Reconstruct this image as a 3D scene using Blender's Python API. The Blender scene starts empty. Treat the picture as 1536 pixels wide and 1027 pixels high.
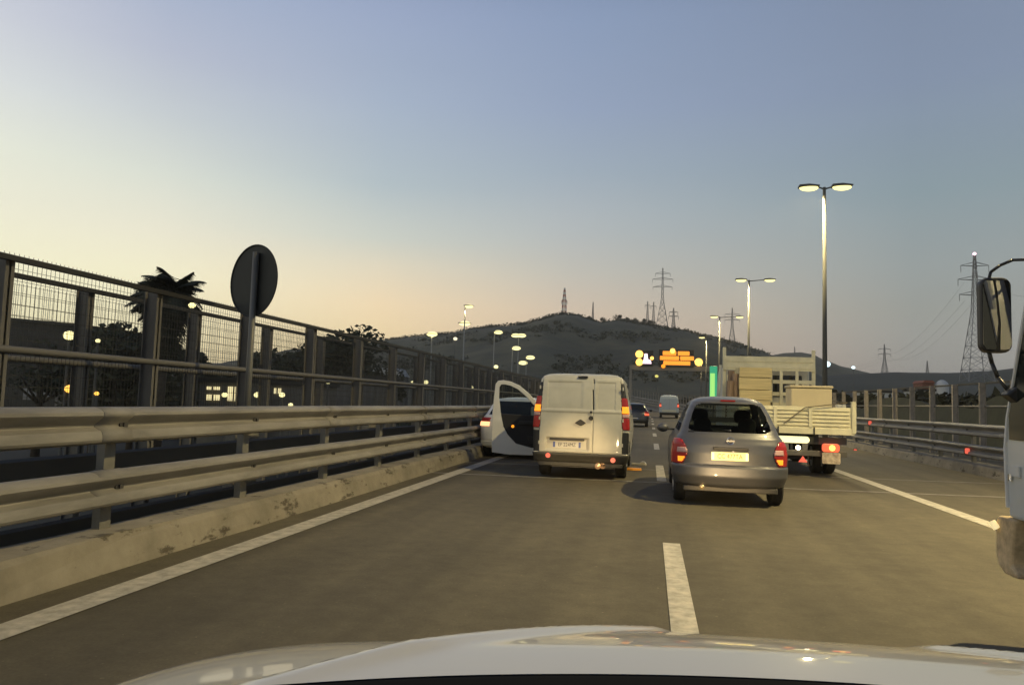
import bpy, bmesh, math, random
from mathutils import Vector, Matrix, noise
R = math.radians
random.seed(7)
scene = bpy.context.scene
COL = scene.collection

# ------------------------------------------------------------------ camera
W0, H0, F = 1536.0, 1027.0, 1109.0
CZ = 1.34
ROLL = 0.0305
d = Vector((975 - W0 / 2, -(607 - H0 / 2), -F)).normalized()      # world +Y in camera space
hl = Vector((1, -ROLL, 0))
n_ = hl.cross(d); n_.normalize()
if n_.y < 0: n_ = -n_
x_ = d.cross(n_).normalized()
RM = Matrix((x_, d, n_)).transposed()          # world -> camera
CAMR = RM.transposed()                         # camera -> world
def at(px, py, Y):
    v = CAMR @ Vector((px - W0 / 2, -(py - H0 / 2), -F))
    s = Y / v.y
    return Vector((v.x * s, Y, CZ + v.z * s))
def gp(px, py, z=0.):
    v = CAMR @ Vector((px - W0 / 2, -(py - H0 / 2), -F)); s = (z - CZ) / v.z
    return Vector((v.x * s, v.y * s, z))
cam = bpy.data.cameras.new('camera'); co = bpy.data.objects.new('camera', cam); COL.objects.link(co)
co.matrix_world = Matrix.Translation((0, 0, CZ)) @ CAMR.to_4x4()
cam.sensor_width = 36; cam.lens = 36 * F / W0; cam.clip_start = 0.05; cam.clip_end = 6000
scene.camera = co
scene.view_settings.view_transform = 'Standard'; scene.view_settings.look = 'None'
scene.view_settings.exposure = 0; scene.view_settings.gamma = 1
scene.cycles.use_denoising = True
scene.cycles.max_bounces = 6

# ------------------------------------------------------------------ materials
MATS = {}
def mat(name, col, rough=.6, metal=0, var=0.0, scale=4.0, bump=0.0, coat=0.0, emit=None, es=0.0, var2=None, stretch=None, alpha=1.0, spec=None):
    if name in MATS: return MATS[name]
    m = bpy.data.materials.new(name); m.use_nodes = True; nt = m.node_tree; N = nt.nodes; L = nt.links
    b = N['Principled BSDF']
    b.inputs['Roughness'].default_value = rough; b.inputs['Metallic'].default_value = metal
    b.inputs['Base Color'].default_value = (*col, 1)
    if spec is not None: b.inputs['Specular IOR Level'].default_value = spec
    if coat: b.inputs['Coat Weight'].default_value = coat; b.inputs['Coat Roughness'].default_value = .04
    if emit: b.inputs['Emission Color'].default_value = (*emit, 1); b.inputs['Emission Strength'].default_value = es
    if var or bump:
        tc = N.new('ShaderNodeTexCoord'); mp = N.new('ShaderNodeMapping'); L.new(tc.outputs['Object'], mp.inputs[0])
        if stretch: mp.inputs['Scale'].default_value = stretch
        nz = N.new('ShaderNodeTexNoise'); nz.inputs['Scale'].default_value = scale; nz.inputs['Detail'].default_value = 8; nz.inputs['Roughness'].default_value = .65
        L.new(mp.outputs[0], nz.inputs['Vector'])
        if var:
            cr = N.new('ShaderNodeValToRGB'); cr.color_ramp.elements[0].position = .32; cr.color_ramp.elements[1].position = .68
            c0 = var2 if var2 else tuple(c * (1 - var) for c in col)
            cr.color_ramp.elements[0].color = (*c0, 1); cr.color_ramp.elements[1].color = (*[min(1, c * (1 + var)) for c in col], 1)
            L.new(nz.outputs['Fac'], cr.inputs[0]); L.new(cr.outputs[0], b.inputs['Base Color'])
        if bump:
            bp = N.new('ShaderNodeBump'); bp.inputs['Strength'].default_value = bump; bp.inputs['Distance'].default_value = .02
            n2 = N.new('ShaderNodeTexNoise'); n2.inputs['Scale'].default_value = scale * 6; n2.inputs['Detail'].default_value = 6
            L.new(mp.outputs[0], n2.inputs['Vector']); L.new(n2.outputs['Fac'], bp.inputs['Height']); L.new(bp.outputs[0], b.inputs['Normal'])
    MATS[name] = m; return m
def glow(name, col, s):
    if name in MATS: return MATS[name]
    m = bpy.data.materials.new(name); m.use_nodes = True; b = m.node_tree.nodes['Principled BSDF']
    b.inputs['Base Color'].default_value = (*[c * .5 for c in col], 1); b.inputs['Emission Color'].default_value = (*col, 1)
    b.inputs['Emission Strength'].default_value = s; b.inputs['Roughness'].default_value = .3
    MATS[name] = m; return m
def glass(name, tint, gl=.12):
    m = bpy.data.materials.new(name); m.use_nodes = True; nt = m.node_tree; N = nt.nodes; L = nt.links
    N.remove(N['Principled BSDF']); out = N['Material Output']
    t = N.new('ShaderNodeBsdfTransparent'); t.inputs[0].default_value = (*tint, 1)
    g = N.new('ShaderNodeBsdfGlossy'); g.inputs['Roughness'].default_value = .03; g.inputs[0].default_value = (.9, .9, .9, 1)
    fr = N.new('ShaderNodeLayerWeight'); fr.inputs[0].default_value = gl
    mx = N.new('ShaderNodeMixShader'); L.new(fr.outputs['Fresnel'], mx.inputs[0]); L.new(t.outputs[0], mx.inputs[1]); L.new(g.outputs[0], mx.inputs[2]); L.new(mx.outputs[0], out.inputs[0])
    MATS[name] = m; return m

ASPH = mat('asphalt', (.096, .082, .053), .78, 0, .20, .35, .25, spec=.3)
def rich_asphalt(m):
    nt = m.node_tree; N = nt.nodes; L = nt.links; b = N['Principled BSDF']
    tc = N.new('ShaderNodeTexCoord')
    fine = N.new('ShaderNodeTexNoise'); fine.inputs['Scale'].default_value = 55; fine.inputs['Detail'].default_value = 4
    L.new(tc.outputs['Object'], fine.inputs['Vector'])
    mp = N.new('ShaderNodeMapping'); mp.inputs['Scale'].default_value = (1.3, .03, 1); L.new(tc.outputs['Object'], mp.inputs[0])
    tr = N.new('ShaderNodeTexNoise'); tr.inputs['Scale'].default_value = 1.6; tr.inputs['Detail'].default_value = 3; L.new(mp.outputs[0], tr.inputs['Vector'])
    a = N.new('ShaderNodeMapRange'); a.inputs[3].default_value = .72; a.inputs[4].default_value = 1.28; L.new(fine.outputs['Fac'], a.inputs[0])
    c = N.new('ShaderNodeMapRange'); c.inputs[1].default_value = .3; c.inputs[2].default_value = .7; c.inputs[3].default_value = .80; c.inputs[4].default_value = 1.15; L.new(tr.outputs['Fac'], c.inputs[0])
    md = N.new('ShaderNodeTexNoise'); md.inputs['Scale'].default_value = 5; md.inputs['Detail'].default_value = 8; md.inputs['Roughness'].default_value = .75; L.new(tc.outputs['Object'], md.inputs['Vector'])
    e = N.new('ShaderNodeMapRange'); e.inputs[1].default_value = .3; e.inputs[2].default_value = .7; e.inputs[3].default_value = .80; e.inputs[4].default_value = 1.22; L.new(md.outputs['Fac'], e.inputs[0])
    sp = N.new('ShaderNodeTexNoise'); sp.inputs['Scale'].default_value = 30; sp.inputs['Detail'].default_value = 2; L.new(tc.outputs['Object'], sp.inputs['Vector'])
    h = N.new('ShaderNodeMapRange'); h.inputs[1].default_value = .70; h.inputs[2].default_value = .74; h.inputs[3].default_value = 1; h.inputs[4].default_value = 1.7; L.new(sp.outputs['Fac'], h.inputs[0])
    m0 = N.new('ShaderNodeMath'); m0.operation = 'MULTIPLY'; L.new(e.outputs[0], m0.inputs[0]); L.new(h.outputs[0], m0.inputs[1])
    m3 = N.new('ShaderNodeMath'); m3.operation = 'MULTIPLY'; L.new(m0.outputs[0], m3.inputs[0]); L.new(c.outputs[0], m3.inputs[1]); c = m3
    mu = N.new('ShaderNodeMath'); mu.operation = 'MULTIPLY'; L.new(a.outputs[0], mu.inputs[0]); L.new(c.outputs[0], mu.inputs[1])
    src = b.inputs['Base Color'].links[0].from_socket
    vm = N.new('ShaderNodeVectorMath'); vm.operation = 'SCALE'; L.new(src, vm.inputs[0]); L.new(mu.outputs[0], vm.inputs['Scale'])
    L.new(vm.outputs[0], b.inputs['Base Color'])
rich_asphalt(ASPH)
PAINT = mat('road_paint', (.44, .40, .32), .7, 0, .25, 9, .1, var2=(.27, .25, .20))
KERB = mat('stained_concrete', (.24, .21, .155), .9, 0, .22, 1.6, .3, var2=(.16, .14, .10))
def stains(m):
    nt = m.node_tree; N = nt.nodes; L = nt.links; b = N['Principled BSDF']
    tc = N.new('ShaderNodeTexCoord'); mp = N.new('ShaderNodeMapping'); mp.inputs['Scale'].default_value = (1, .8, 2.2); L.new(tc.outputs['Object'], mp.inputs[0])
    nz = N.new('ShaderNodeTexNoise'); nz.inputs['Scale'].default_value = 3.2; nz.inputs['Detail'].default_value = 9; nz.inputs['Roughness'].default_value = .7; L.new(mp.outputs[0], nz.inputs[0])
    cr = N.new('ShaderNodeValToRGB'); cr.color_ramp.elements[0].position = .56; cr.color_ramp.elements[0].color = (1, 1, 1, 1)
    cr.color_ramp.elements[1].position = .63; cr.color_ramp.elements[1].color = (.33, .31, .28, 1); L.new(nz.outputs['Fac'], cr.inputs[0])
    src = b.inputs['Base Color'].links[0].from_socket
    vm = N.new('ShaderNodeVectorMath'); vm.operation = 'MULTIPLY'; L.new(src, vm.inputs[0]); L.new(cr.outputs[0], vm.inputs[1]); L.new(vm.outputs[0], b.inputs['Base Color'])
stains(KERB)
CONC = mat('concrete', (.17, .16, .14), .9, 0, .3, 2, .3)
VERGE = mat('verge_dirt', (.018, .018, .015), .95, 0, .4, 1, .4)
GALV = mat('galvanised_steel', (.225, .208, .175), .65, .0, .30, 5, .12, stretch=(1, .22, 1))
GALVD = mat('galvanised_post', (.20, .19, .16), .6, .2, .2, 4)
BOLTM = mat('bolt_steel', (.07, .065, .06), .7, .3)
FPOST = mat('fence_post_steel', (.16, .148, .125), .75, .1, .3, 2.5, .1, stretch=(1, 1, .3))
FPOSTR = mat('fence_post_concrete', (.27, .235, .19), .8, 0, .3, 3, .1)
FRAIL = mat('fence_rail_dark', (.035, .033, .028), .6, .2)
FPIPE = mat('fence_pipe', (.14, .13, .11), .7, .0)
WIRE = mat('fence_wire', (.05, .048, .04), .6, .3)
BLACK = mat('black_plastic', (.016, .016, .017), .5)
RUB = mat('tyre_rubber', (.022, .021, .020), .85, 0, .3, 20)
RIM = mat('wheel_rim', (.3, .3, .3), .4, .7)
INT = mat('car_interior', (.02, .02, .022), .85)
SEATM = mat('car_seat_fabric', (.04, .04, .042), .95)
CHROME = mat('chrome', (.75, .75, .75), .12, 1)
PLATEW = mat('plate_white', (.62, .60, .52), .4)
PLATEY = mat('plate_yellow', (.80, .72, .25), .4, emit=(1, .88, .30), es=.55)  # emission paints a glow into the plate itself
PLATEB = mat('plate_blue', (.03, .07, .30), .4)
PLATEL = mat('plate_pale_band', (.7, .75, .6), .4, emit=(.8, 1, .75), es=.35)  # plate bands carry the same painted glow
INK = mat('plate_ink', (.03, .03, .035), .6)
WHITEV = mat('white_van_paint', (.53, .50, .40), .40, 0, .12, 2.2, 0, coat=.5)
WHITEC = mat('white_car_paint', (.76, .73, .64), .35, 0, .04, 2, 0, coat=.5)
OWNP = mat('own_car_paint', (.54, .52, .46), .35, 0, 0, 2, 0, coat=1)
MICP = mat('grey_blue_metallic', (.10, .10, .105), .42, .45, .04, 30, 0, coat=.35)
DARKP = mat('dark_car_paint', (.03, .032, .036), .3, .3, coat=.6)
PALEV = mat('pale_van_paint', (.42, .46, .47), .45, 0, .05, 2)
TRUCKP = mat('truck_cream_paint', (.74, .68, .46), .55, 0, .14, 3, .05)
TRUCKW = mat('truck_cab_white', (.60, .58, .50), .45, 0, .08, 2)
BLUEW = mat('pale_blue_cab_paint', (.53, .55, .53), .38, 0, .06, 2, 0, coat=.4)
DIRTY = mat('dirty_bumper', (.62, .47, .26), .8, 0, .25, 7, .2, var2=(.30, .22, .12))
REDL = mat('red_lens', (.30, .02, .02), .22, emit=(1, .05, .03), es=.03)
REDLIT = glow('red_lens_lit', (1, .14, .06), 1.1)
PINKL = mat('pale_lens', (.55, .33, .30), .2)
AMB = glow('amber_lit', (1, .33, .02), 1.35)
AMB2 = glow('yellow_lit', (1, .55, .10), 2.6)
WARMW = glow('warm_white_lit', (1, .85, .55), 7)
REFR = glow('red_reflector', (1, .16, .10), .75)  # emission stands in for red light thrown back by the reflectors
GL_T = glass('tinted_glass', (.34, .38, .36))
GL_C = glass('clear_glass', (.75, .78, .76), .1)
GL_D = mat('dark_glass', (.012, .015, .014), .08)
MIRR = mat('mirror_glass', (.20, .20, .21), .04, 1)
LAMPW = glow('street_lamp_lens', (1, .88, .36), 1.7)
LAMPF = glow('far_lamp_lens', (1, .90, .42), 1.6)
LAMPO = glow('sodium_lamp_lens', (1, .52, .08), 1.9)
LAMPB = glow('cool_lamp_lens', (.75, .95, 1), 1.8)
POLEM = mat('lamp_pole_steel', (.10, .10, .09), .8, 0)
HILLM = mat('hill_scrub', (.10, .090, .042), .95, 0, .25, .045, .4, var2=(.045, .045, .026))
HILL2 = mat('far_hill', (.08, .075, .06), .95, 0, .25, .01)
HILLR = mat('low_ridge_grass', (.065, .062, .038), .95, 0, .3, .01)
GRND = mat('ground_soil', (.022, .023, .016), .95, 0, .4, .05)
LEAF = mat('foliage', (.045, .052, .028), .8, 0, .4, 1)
LEAFX = mat('foliage_shaded_bramble', (.020, .023, .012), .9, 0, .4, 1)  # darker leaf colour than the other foliage
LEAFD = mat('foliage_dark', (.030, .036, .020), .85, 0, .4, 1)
BARK = mat('bark', (.06, .048, .035), .9, 0, .3, 6)
PYL = mat('pylon_steel', (.25, .25, .25), .6, .3)
PYLR = mat('pylon_red', (.35, .06, .05), .6)
PYLW = mat('pylon_white', (.6, .6, .58), .6)
WALLD = mat('dark_building_wall', (.05, .048, .042), .9, 0, .2, .6)
WALLM = mat('building_wall', (.16, .15, .13), .9, 0, .2, .8)
ROOFW = mat('pale_sheet', (.55, .55, .52), .7)
ROOFR = mat('red_roof', (.28, .09, .05), .8)
WINL = glow('lit_window', (1, .85, .45), 1.0)
SIGNB = mat('sign_back_grey', (.020, .023, .023), .6, .3, .2, 3)
SIGNP = mat('sign_post_grey', (.14, .135, .115), .5, .3)
PLYW = mat('plywood', (.62, .50, .25), .8, 0, .22, 3, .1, stretch=(.4, 1, 9))
MATR = mat('rolled_mat', (.26, .18, .12), .9, 0, .4, 6, .2, stretch=(5, 1, .4))
BOXM = mat('cream_box', (.62, .52, .32), .7, 0, .08, 2)
GREENL = glow('green_panel_lit', (.45, 1, .25), .75)
GREEND = mat('green_panel', (.03, .30, .14), .5, emit=(.05, .6, .3), es=.5)
LEDO = glow('led_orange', (1, .33, .03), 1.25)
LEDP = glow('led_pale_pink', (1, .70, .85), 2.2)
BEAM = mat('gantry_beam', (.22, .21, .19), .6, .2)

# ------------------------------------------------------------------ mesh helpers
class MB:
    def __init__(s): s.v = []; s.f = []
    def add(s, vs, fs):
        o = len(s.v); s.v += [tuple(v) for v in vs]; s.f += [tuple(o + i for i in f) for f in fs]; return s
    def box(s, x0, x1, y0, y1, z0, z1, M=None):
        vs = [Vector((x, y, z)) for z in (z0, z1) for y in (y0, y1) for x in (x0, x1)]
        if M: vs = [M @ v for v in vs]
        return s.add(vs, [(0, 2, 3, 1), (4, 5, 7, 6), (0, 1, 5, 4), (2, 6, 7, 3), (0, 4, 6, 2), (1, 3, 7, 5)])
    def tube(s, p0, p1, r0, r1=None, n=10, cap=True):
        if r1 is None: r1 = r0
        p0 = Vector(p0); p1 = Vector(p1); a = (p1 - p0).normalized()
        u = a.cross(Vector((0, 0, 1)) if abs(a.z) < .9 else Vector((1, 0, 0))).normalized(); w = a.cross(u)
        vs = []
        for p, r in ((p0, r0), (p1, r1)):
            for i in range(n):
                t = 2 * math.pi * i / n; vs.append(p + (u * math.cos(t) + w * math.sin(t)) * r)
        fs = [(i, i + n, (i + 1) % n + n, (i + 1) % n) for i in range(n)]
        if cap: fs += [tuple(range(n)), tuple(range(2 * n - 1, n - 1, -1))]
        return s.add(vs, fs)
    def path(s, pts, r, n=8):
        for a, b in zip(pts, pts[1:]): s.tube(a, b, r, r, n)
        return s
    def ball(s, c, rx, ry=None, rz=None, n=12, m=8):
        ry = rx if ry is None else ry; rz = rx if rz is None else rz
        vs = [(c[0], c[1], c[2] - rz)]
        for j in range(1, m):
            ph = -math.pi / 2 + math.pi * j / m
            for i in range(n):
                t = 2 * math.pi * i / n
                vs.append((c[0] + rx * math.cos(ph) * math.cos(t), c[1] + ry * math.cos(ph) * math.sin(t), c[2] + rz * math.sin(ph)))
        vs.append((c[0], c[1], c[2] + rz)); k = len(vs) - 1
        fs = [(0, 1 + (i + 1) % n, 1 + i) for i in range(n)]
        for j in range(m - 2):
            for i in range(n):
                a = 1 + j * n + i; b = 1 + j * n + (i + 1) % n; fs.append((a, b, b + n, a + n))
        fs += [(k, 1 + (m - 2) * n + i, 1 + (m - 2) * n + (i + 1) % n) for i in range(n)]
        return s.add(vs, fs)
    def prism(s, poly, axis, a0, a1):
        """extrude a 2-D polygon along axis 'x','y' or 'z'"""
        n = len(poly); vs = []
        for a in (a0, a1):
            for p, q in poly:
                vs.append({'x': (a, p, q), 'y': (p, a, q), 'z': (p, q, a)}[axis])
        fs = [tuple(range(n)), tuple(range(2 * n - 1, n - 1, -1))] + [(i, i + n, (i + 1) % n + n, (i + 1) % n) for i in range(n)]
        return s.add(vs, fs)
    def build(s, name, m, parent=None, smooth=False, bevel=0, loc=None, fix=True):
        me = bpy.data.meshes.new(name); me.from_pydata(s.v, [], s.f); me.materials.append(m)
        if fix:
            bm = bmesh.new(); bm.from_mesh(me); bmesh.ops.recalc_face_normals(bm, faces=bm.faces); bm.to_mesh(me); bm.free()
        if smooth:
            me.polygons.foreach_set('use_smooth', [True] * len(me.polygons))
        o = bpy.data.objects.new(name, me); COL.objects.link(o)
        if parent: o.parent = parent
        if loc is not None: o.location = loc
        if bevel:
            b = o.modifiers.new('bevel', 'BEVEL'); b.width = bevel; b.segments = 2; b.limit_method = 'ANGLE'; b.angle_limit = R(40)
        return o
def auto_smooth(o, ang=40):
    me = o.data; bm = bmesh.new(); bm.from_mesh(me)
    for f in bm.faces: f.smooth = True
    for e in bm.edges:
        if len(e.link_faces) == 2 and e.calc_face_angle(0) > R(ang): e.smooth = False
    bm.to_mesh(me); bm.free(); return o
def tag(o, label=None, cat=None, group=None, kind=None):
    if label: o['label'] = label
    if cat: o['category'] = cat
    if group: o['group'] = group
    if kind: o['kind'] = kind
    return o
def empty(name, loc, label, cat, group=None, rz=0):
    o = bpy.data.objects.new(name, None); COL.objects.link(o); o.location = loc; o.rotation_euler.z = rz; o.empty_display_size = .2
    return tag(o, label, cat, group)
def copy_tree(o, parent=None):
    c = o.copy(); COL.objects.link(c)
    if parent is not None: c.parent = parent
    for ch in o.children: copy_tree(ch, c)
    return c
def rr(w, h, r, n=5):
    """rounded rectangle polygon, centre origin"""
    pts = []
    for cx, cy, a in ((w / 2 - r, h / 2 - r, 0), (-w / 2 + r, h / 2 - r, 90), (-w / 2 + r, -h / 2 + r, 180), (w / 2 - r, -h / 2 + r, 270)):
        for i in range(n + 1):
            t = R(a + 90 * i / n); pts.append((cx + r * math.cos(t), cy + r * math.sin(t)))
    return pts
def text_mesh(txt, size, name, m, parent, loc, rot, ext=.002):
    c = bpy.data.curves.new(name, 'FONT'); c.body = txt; c.size = size; c.align_x = 'CENTER'; c.align_y = 'CENTER'; c.extrude = ext
    t = bpy.data.objects.new('tmp', c); COL.objects.link(t)
    dg = bpy.context.evaluated_depsgraph_get(); me = bpy.data.meshes.new_from_object(t.evaluated_get(dg))
    bpy.data.objects.remove(t); me.materials.clear(); me.materials.append(m)
    o = bpy.data.objects.new(name, me); COL.objects.link(o); o.parent = parent; o.location = loc; o.rotation_euler = rot
    return o

# ------------------------------------------------------------------ road path (bends left and climbs in the distance)
def px_(Y):
    t = max(0, min(Y, 260) - 70); v = -.0016 * t * t
    if Y > 260: v -= .0032 * 190 * (Y - 260)
    return v
def pz_(Y):
    t = max(0, min(Y, 260) - 70); v = .00028 * t * t
    if Y > 260: v += .00056 * 190 * (Y - 260) * .3
    return v
def P(x, Y, z): return (x + px_(Y), Y, z + pz_(Y))
def ys(y0, y1, st=None):
    out = []; y = y0
    while y < y1 - 1e-6:
        out.append(y); y += st if st else (2 if y < 60 else 5)
    out.append(y1); return out
def sweep(mb, prof, y0, y1, closed=False, wob=0, st=None):
    Y = ys(y0, y1, st); n = len(prof); vs = []
    for y in Y:
        dx = 0
        if wob: dx = (noise.noise(Vector((0, y * .15, prof[0][0]))) ) * wob
        for x, z in prof: vs.append(P(x + dx, y, z))
    fs = []
    for j in range(len(Y) - 1):
        for i in range(n if closed else n - 1):
            a = j * n + i; b = j * n + (i + 1) % n; fs.append((a, b, b + n, a + n))
    if closed: fs += [tuple(range(n)), tuple(range(len(vs) - 1, len(vs) - n - 1, -1))]
    return mb.add(vs, fs)

YE = 330
# ------------------------------------------------------------------ ground, road, markings
g = MB(); S = 3000; ng = 40
for j in range(ng + 1):
    for i in range(ng + 1): g.v.append((-S + 2 * S * i / ng, -400 + (S + 1400) * j / ng, -3.0))
for j in range(ng):
    for i in range(ng): a = j * (ng + 1) + i; g.f.append((a, a + 1, a + ng + 2, a + ng + 1))
tag(g.build('ground', GRND), kind='structure')
tag(sweep(MB(), [(-4.1, 0), (-1.5, .0), (1.5, .0), (4, .0), (7.4, 0)], -25, YE).build('road', ASPH), kind='structure')
e = sweep(MB(), [(-4.1, -.03), (-5.2, -.05), (-5.25, -.6), (-7.4, -1.2), (-16, -3.05)], -25, YE)
sweep(e, [(7.4, -.03), (10.8, -.05), (12, -.3), (20, -3.05)], -25, YE)
tag(e.build('verge', VERGE), kind='structure')
def edge_line(x, w, nm):
    tag(sweep(MB(), [(x - w / 2, .006), (x + w / 2, .006)], -10, YE).build(nm, PAINT), kind='structure')
edge_line(-3.45, .23, 'road_marking_left'); edge_line(4.12, .22, 'road_marking_right')
m = MB(); k = 0
y = 4.0 - 9.45
while y < 240:
    sweep(m, [(.225 - .082, .007), (.225 + .082, .007)], y, y + 3.5, st=.7); y += 9.45
tag(m.build('road_marking_centre', PAINT), kind='structure')
# transverse expansion joints
JM = mat('joint_concrete', (.24, .22, .19), .8, 0, .35, 6, .2)
jm = MB()
for yy, w in ((13.22, .11), (15.75, .07)):
    seg = 60; vs = []
    for i in range(seg + 1):
        x = -4.0 + 11.3 * i / seg; o = noise.noise(Vector((x * 2, yy, 0))) * .035 + .05 * x + (.05 * (x - 3) if x > 3 else 0)
        vs += [(x, yy + o - w / 2 - .02 * noise.noise(Vector((x * 5, 1, yy))), .004), (x, yy + o + w / 2, .004)]
    jm.add(vs, [(2 * i, 2 * i + 2, 2 * i + 3, 2 * i + 1) for i in range(seg)])
tag(jm.build('road_joint', JM), kind='structure')
# debris on the road
p = at(962, 693, 15.9)
db = empty('car_fragment', (gp(961, 697).x, gp(961, 697).y, 0.004), 'small pale broken bumper fragment lying bent on the asphalt beside the white van', 'debris')
db_m = MB().prism([(-.20, -.02), (.10, -.16), (.13, -.08), (.10, .40), (.02, .38), (.02, -.03), (-.18, .06)], 'z', 0, .035).build('shell', mat('broken_plastic', (.62, .56, .42), .5), db)
MB().prism([(-.01, -.03), (.09, -.07), (.085, .33), (.03, .33)], 'z', .035, .06).build('inner_rib', mat('broken_plastic_grey', (.3, .27, .2), .6), db)
db2 = MB().prism([(-.16, -.05), (-.03, -.09), (.15, -.03), (.14, .03), (.0, .05), (-.14, .04)], 'z', .004, .05).build('lamp_fragment', mat('orange_plastic', (.75, .30, .04), .3, emit=(1, .4, .05), es=.1), loc=(gp(951, 705).x, gp(951, 705).y, 0))
tag(db2, 'orange piece of broken indicator lens lying on the road by the white van', 'debris')

# ------------------------------------------------------------------ kerbs and guard rails
def kerb(x, sgn, name, label):
    mb = MB(); Y = ys(-10, YE, 1.0); prof = [(0, -.02), (-.02, .06), (-.06, .20), (-.10, .245), (-.42, .25), (-.42, -.3)]
    n = len(prof); vs = []
    for y in Y:
        for i, (a, b) in enumerate(prof):
            w = .018 * noise.noise(Vector((y * .9, i, x))) + .01 * noise.noise(Vector((y * 3.1, i, x)))
            vs.append(P(x + sgn * (-a) + w, y, b + w * (.7 if i else 0)))
    fs = [(j * n + i, j * n + i + 1, j * n + i + 1 + n, j * n + i + n) for j in range(len(Y) - 1) for i in range(n - 1)]
    mb.add(vs, fs)
    tag(mb.build(name, KERB), label, 'kerb')
kerb(-3.86, -1, 'concrete_kerb', 'low stained concrete kerb under the left guard rail')
kerb(7.15, 1, 'concrete_kerb', 'low concrete kerb under the right guard rail beyond the shoulder')
def wbeam(x, z0, h, sgn, y0, y1, seed):
    # sgn=+1: faces +x
    pr = [(0, 0), (.03, .006), (.085, .026), (.094, .045), (.090, .085), (.078, .115), (.020, .145), (.012, .160), (.018, .178), (.082, .240), (.094, .258), (.090, .280), (.066, .305), (.025, .320), (0, .325)]
    s = h / .325; mb = MB()
    Y = ys(y0, y1, 2.0); n = len(pr); vs = []
    for y in Y:
        dx = .018 * noise.noise(Vector((y * .35, seed, 0))); dz = .012 * noise.noise(Vector((y * .3, seed + 5, 0)))
        for a, b in pr: vs.append(P(x + sgn * a + dx, y, z0 + b * s + dz))
    fs = [(j * n + i, j * n + i + 1, j * n + i + 1 + n, j * n + i + n) for j in range(len(Y) - 1) for i in range(n - 1)]
    mb.add(vs, fs)
    for y in ys(y0 + .9, y1, 4.0):      # overlap joints: second skin a few mm proud
        if y > 120: break
        vs = []
        for yy in (y, y + .32):
            for a, b in pr: vs.append(P(x + sgn * (a + .003) + .018 * noise.noise(Vector((yy * .35, seed, 0))), yy, z0 + b * s))
        mb.add(vs, [(i, i + 1, i + 1 + n, i + n) for i in range(n - 1)])
    return mb
def guard_rail(x, sgn, rails, ypost, label, name='guard_rail'):
    g = empty(name, (0, 0, 0), label, 'guard rail')
    for k, (z0, h) in enumerate(rails):
        o = wbeam(x, z0, h, sgn, -8, YE, k * 9 + x).build('rail', GALV, g, fix=False); auto_smooth(o, 28)
        sm = o.modifiers.new('solid', 'SOLIDIFY'); sm.thickness = .005
    top = rails[-1][0] + rails[-1][1] - .03
    cnt = 0; post = None
    for y in ys(ypost, 175, 2.0):
        if cnt >= 90: break
        if post is None:
            q = MB().box(-.035, .035, -.06, .06, -.1, top); q.box(-.05 , .05, -.08, .08, rails[0][0] + .06, rails[0][0] + .26); q.box(-.05, .05, -.08, .08, rails[-1][0] + .06, rails[-1][0] + .26)
            post = q.build('post', GALVD, g); o = post
            bolts = []
            for (z0, h) in rails:
                bq = MB(); c = z0 + h * .5; bq.box(sgn * .128 - .012, sgn * .128 + .014, -.045, .045, c - .032, c + .034)
                bq.box(sgn * .15 - .006, sgn * .15 + .006, -.015, .015, c - .013, c + .015)
                bolts.append(bq.build('bolt', BOLTM, post))
        else:
            o = post.copy(); COL.objects.link(o)
            if cnt < 30:
                for bolt in bolts: b = bolt.copy(); COL.objects.link(b); b.parent = o
        o.location = P(x - sgn * .11, y, 0); cnt += 1
    # wide spacer plates between the posts and rails
    return g
gl_ = guard_rail(-4.10, 1, [(.44, .275), (.92, .275)], 3.2, 'galvanised double guard rail along the left lane below the tall fences')
gr_ = guard_rail(7.30, -1, [(.39, .275), (.85, .28)], 3.0, 'galvanised double guard rail along the right shoulder behind the flatbed truck')
sweep(MB(), [(-4.50, .62), (-4.47, .64), (-4.47, .79), (-4.50, .81), (-4.53, .79), (-4.53, .64)], -6, 120, closed=True).build('rear_rail', mat('dark_rear_rail', (.075, .07, .056), .8), gl_)
sweep(MB(), [(-4.50, .13), (-4.47, .15), (-4.47, .29), (-4.50, .31), (-4.53, .29), (-4.53, .15)], -6, 120, closed=True).build('rear_rail', mat('dark_rear_rail', (.075, .07, .056), .8), gl_)
# concrete bracket blocks seen through the left rail gap
for (yy) in ys(3.6, 60, 4.0):
    MB().box(-4.66, -4.54, yy, yy + .5, -.2, .9).build('spreader_plate', GALVD, gl_)
def reflector(px, py, X, i, lab):
    v = CAMR @ Vector((px - W0 / 2, -(py - H0 / 2), -F)); s = X / v.x
    Y = v.y * s; z = CZ + v.z * s
    r = empty('reflector', (X, Y, z), lab, 'reflector', 'red reflectors on the right guard rail')
    MB().prism(rr(.10, .13, .03), 'y', -.01, .01).build('lens', REFR, r); MB().prism(rr(.13, .16, .03), 'y', .011, .03).build('backing', BLACK, r)
reflector(1305, 634, 7.2, 0, 'small red reflector on the right guard rail just past the flatbed truck')
reflector(1283, 676, 6.95, 1, 'small red reflector low by the kerb just right of the flatbed truck')
reflector(1451, 676, 7.2, 2, 'small red reflector on the lower right rail near the truck mirror')

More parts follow.
